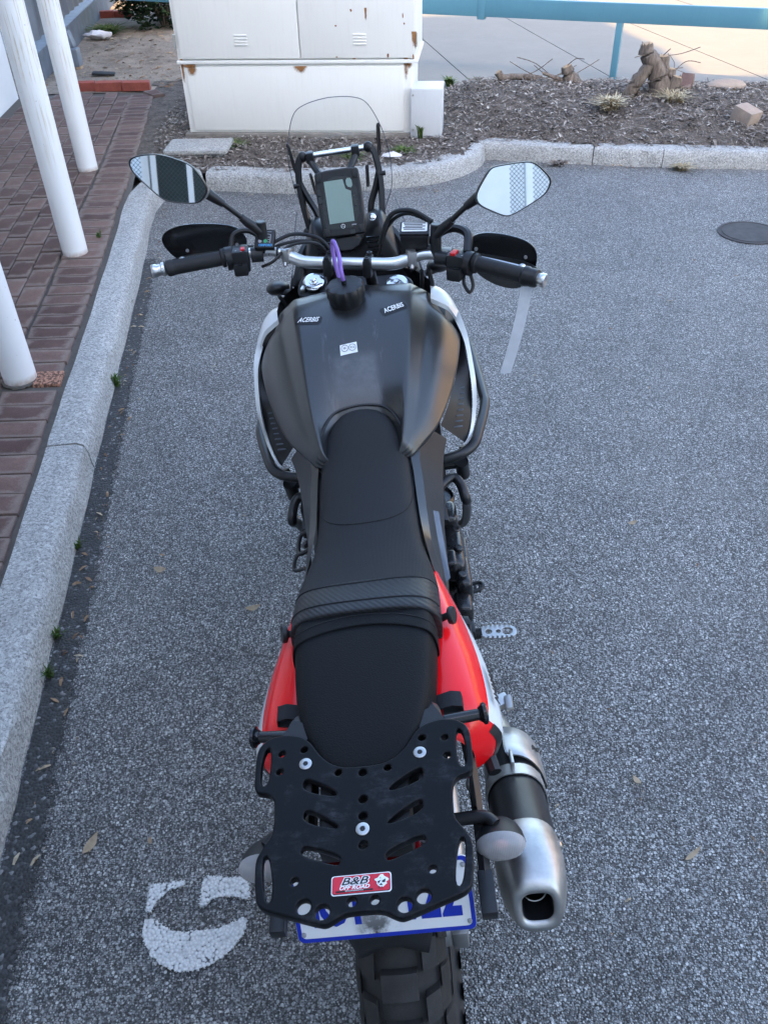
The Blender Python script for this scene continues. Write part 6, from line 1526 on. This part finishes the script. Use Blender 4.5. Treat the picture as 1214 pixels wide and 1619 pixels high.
b = MB(); b.lathe((.066, 1.295, 1.165), (0, -.8, .6), [(0, .009), (.003, .009), (.004, .006), (.006, .004), (.006, 0)], 16); b.build('fairing_bolt', M['chrome'], fairing)
b = MB(); b.box((0, 1.565, .93), (.15, .03, .16), .02); b.build('headlight', M['lens'], bike)
# handguard-mounted side wings of the cockpit
for s in (1, -1):
    b = MB(); b.tube([S2(s, p) for p in [(.105, 1.37, 1.10), (.125, 1.33, 1.085), (.135, 1.30, 1.06), (.15, 1.27, 1.03)]], .012, 6); b.sphere(S2(s, (.104, 1.37, 1.125)), .012, seg=10); b.build('cockpit_stay', M['blk'], bike)
indicator(-1, (.216, 1.40, .978), [(.13, 1.37, .97), (.19, 1.37, .975), (.216, 1.385, .978)], 'front_indicator', (0, .9, -.3), .9)
indicator(1, (.216, 1.40, .978), [(.13, 1.37, .97), (.19, 1.37, .975), (.216, 1.385, .978)], 'front_indicator', (0, .9, -.3), .9)
# windscreen
ol = [(0, 1.4145), (.030, 1.4125), (.058, 1.408), (.080, 1.399), (.095, 1.380), (.109, 1.347), (.119, 1.312), (.1250, 1.275), (.1255, 1.235), (.1235, 1.195), (.1165, 1.165), (.104, 1.135), (.094, 1.108), (.088, 1.08), (.0, 1.06)]
def scr_y(x, z): return 1.425 + (1.40 - z) * .30 - .028 * (x / .12) ** 2
half_o = catmull([V(x, 0, z) for x, z in ol], 4)
full_o = half_o + [V(-p.x, 0, p.z) for p in half_o[-2:0:-1]]
cz = 1.25; rr = []
for k in (1.0, .97, .85, .7, .55, .4, .25, .12, .01): rr.append([V(p.x * k, scr_y(p.x * k, cz + (p.z - cz) * k), cz + (p.z - cz) * k) for p in full_o])
b = MB(); b.loft(rr, cap=(False, True)); scrn = b.build('windscreen', M['screen'], bike, ang=180)
b = MB(); b.tube(rr[0], .0010, 6, closed=True, smooth=False); b.build('screen_edge', M['screen_edge'], scrn)
for s in (1, -1):
    q = [(.125, 1.40, 1.17), (.140, 1.39, 1.12), (.160, 1.36, 1.04), (.185, 1.30, .97), (.175, 1.32, .96), (.14, 1.38, 1.0), (.115, 1.41, 1.08)]
    b = MB(); b.add([S2(s, p) for p in q], [list(range(len(q)))]); o = b.build('wind_deflector', M['screen'], bike, smooth=False)
    b = MB(); b.tube([S2(s, p) for p in q[:4]], .0009, 6); b.build('deflector_edge', M['screen_edge'], o)

# strap hanging from the right bar end
b = MB(); sp = [V(.412, 1.080, 1.102), V(.404, 1.083, 1.03), V(.392, 1.082, .96), V(.376, 1.080, .884)]
P = catmull(sp, 6); b.loft([[ST(p + V(-.0125, 0, 0)), ST(p + V(.0125, .003, 0)), ST(p + V(.0125, .0045, 0)), ST(p + V(-.0125, .0015, 0))] for p in P])
b.v = [BM @ v_ for v_ in b.v]
o = b.build('strap', M['webbing'], ang=40); tag(o, 'pale grey webbing strap hanging from the right handlebar end', 'strap')
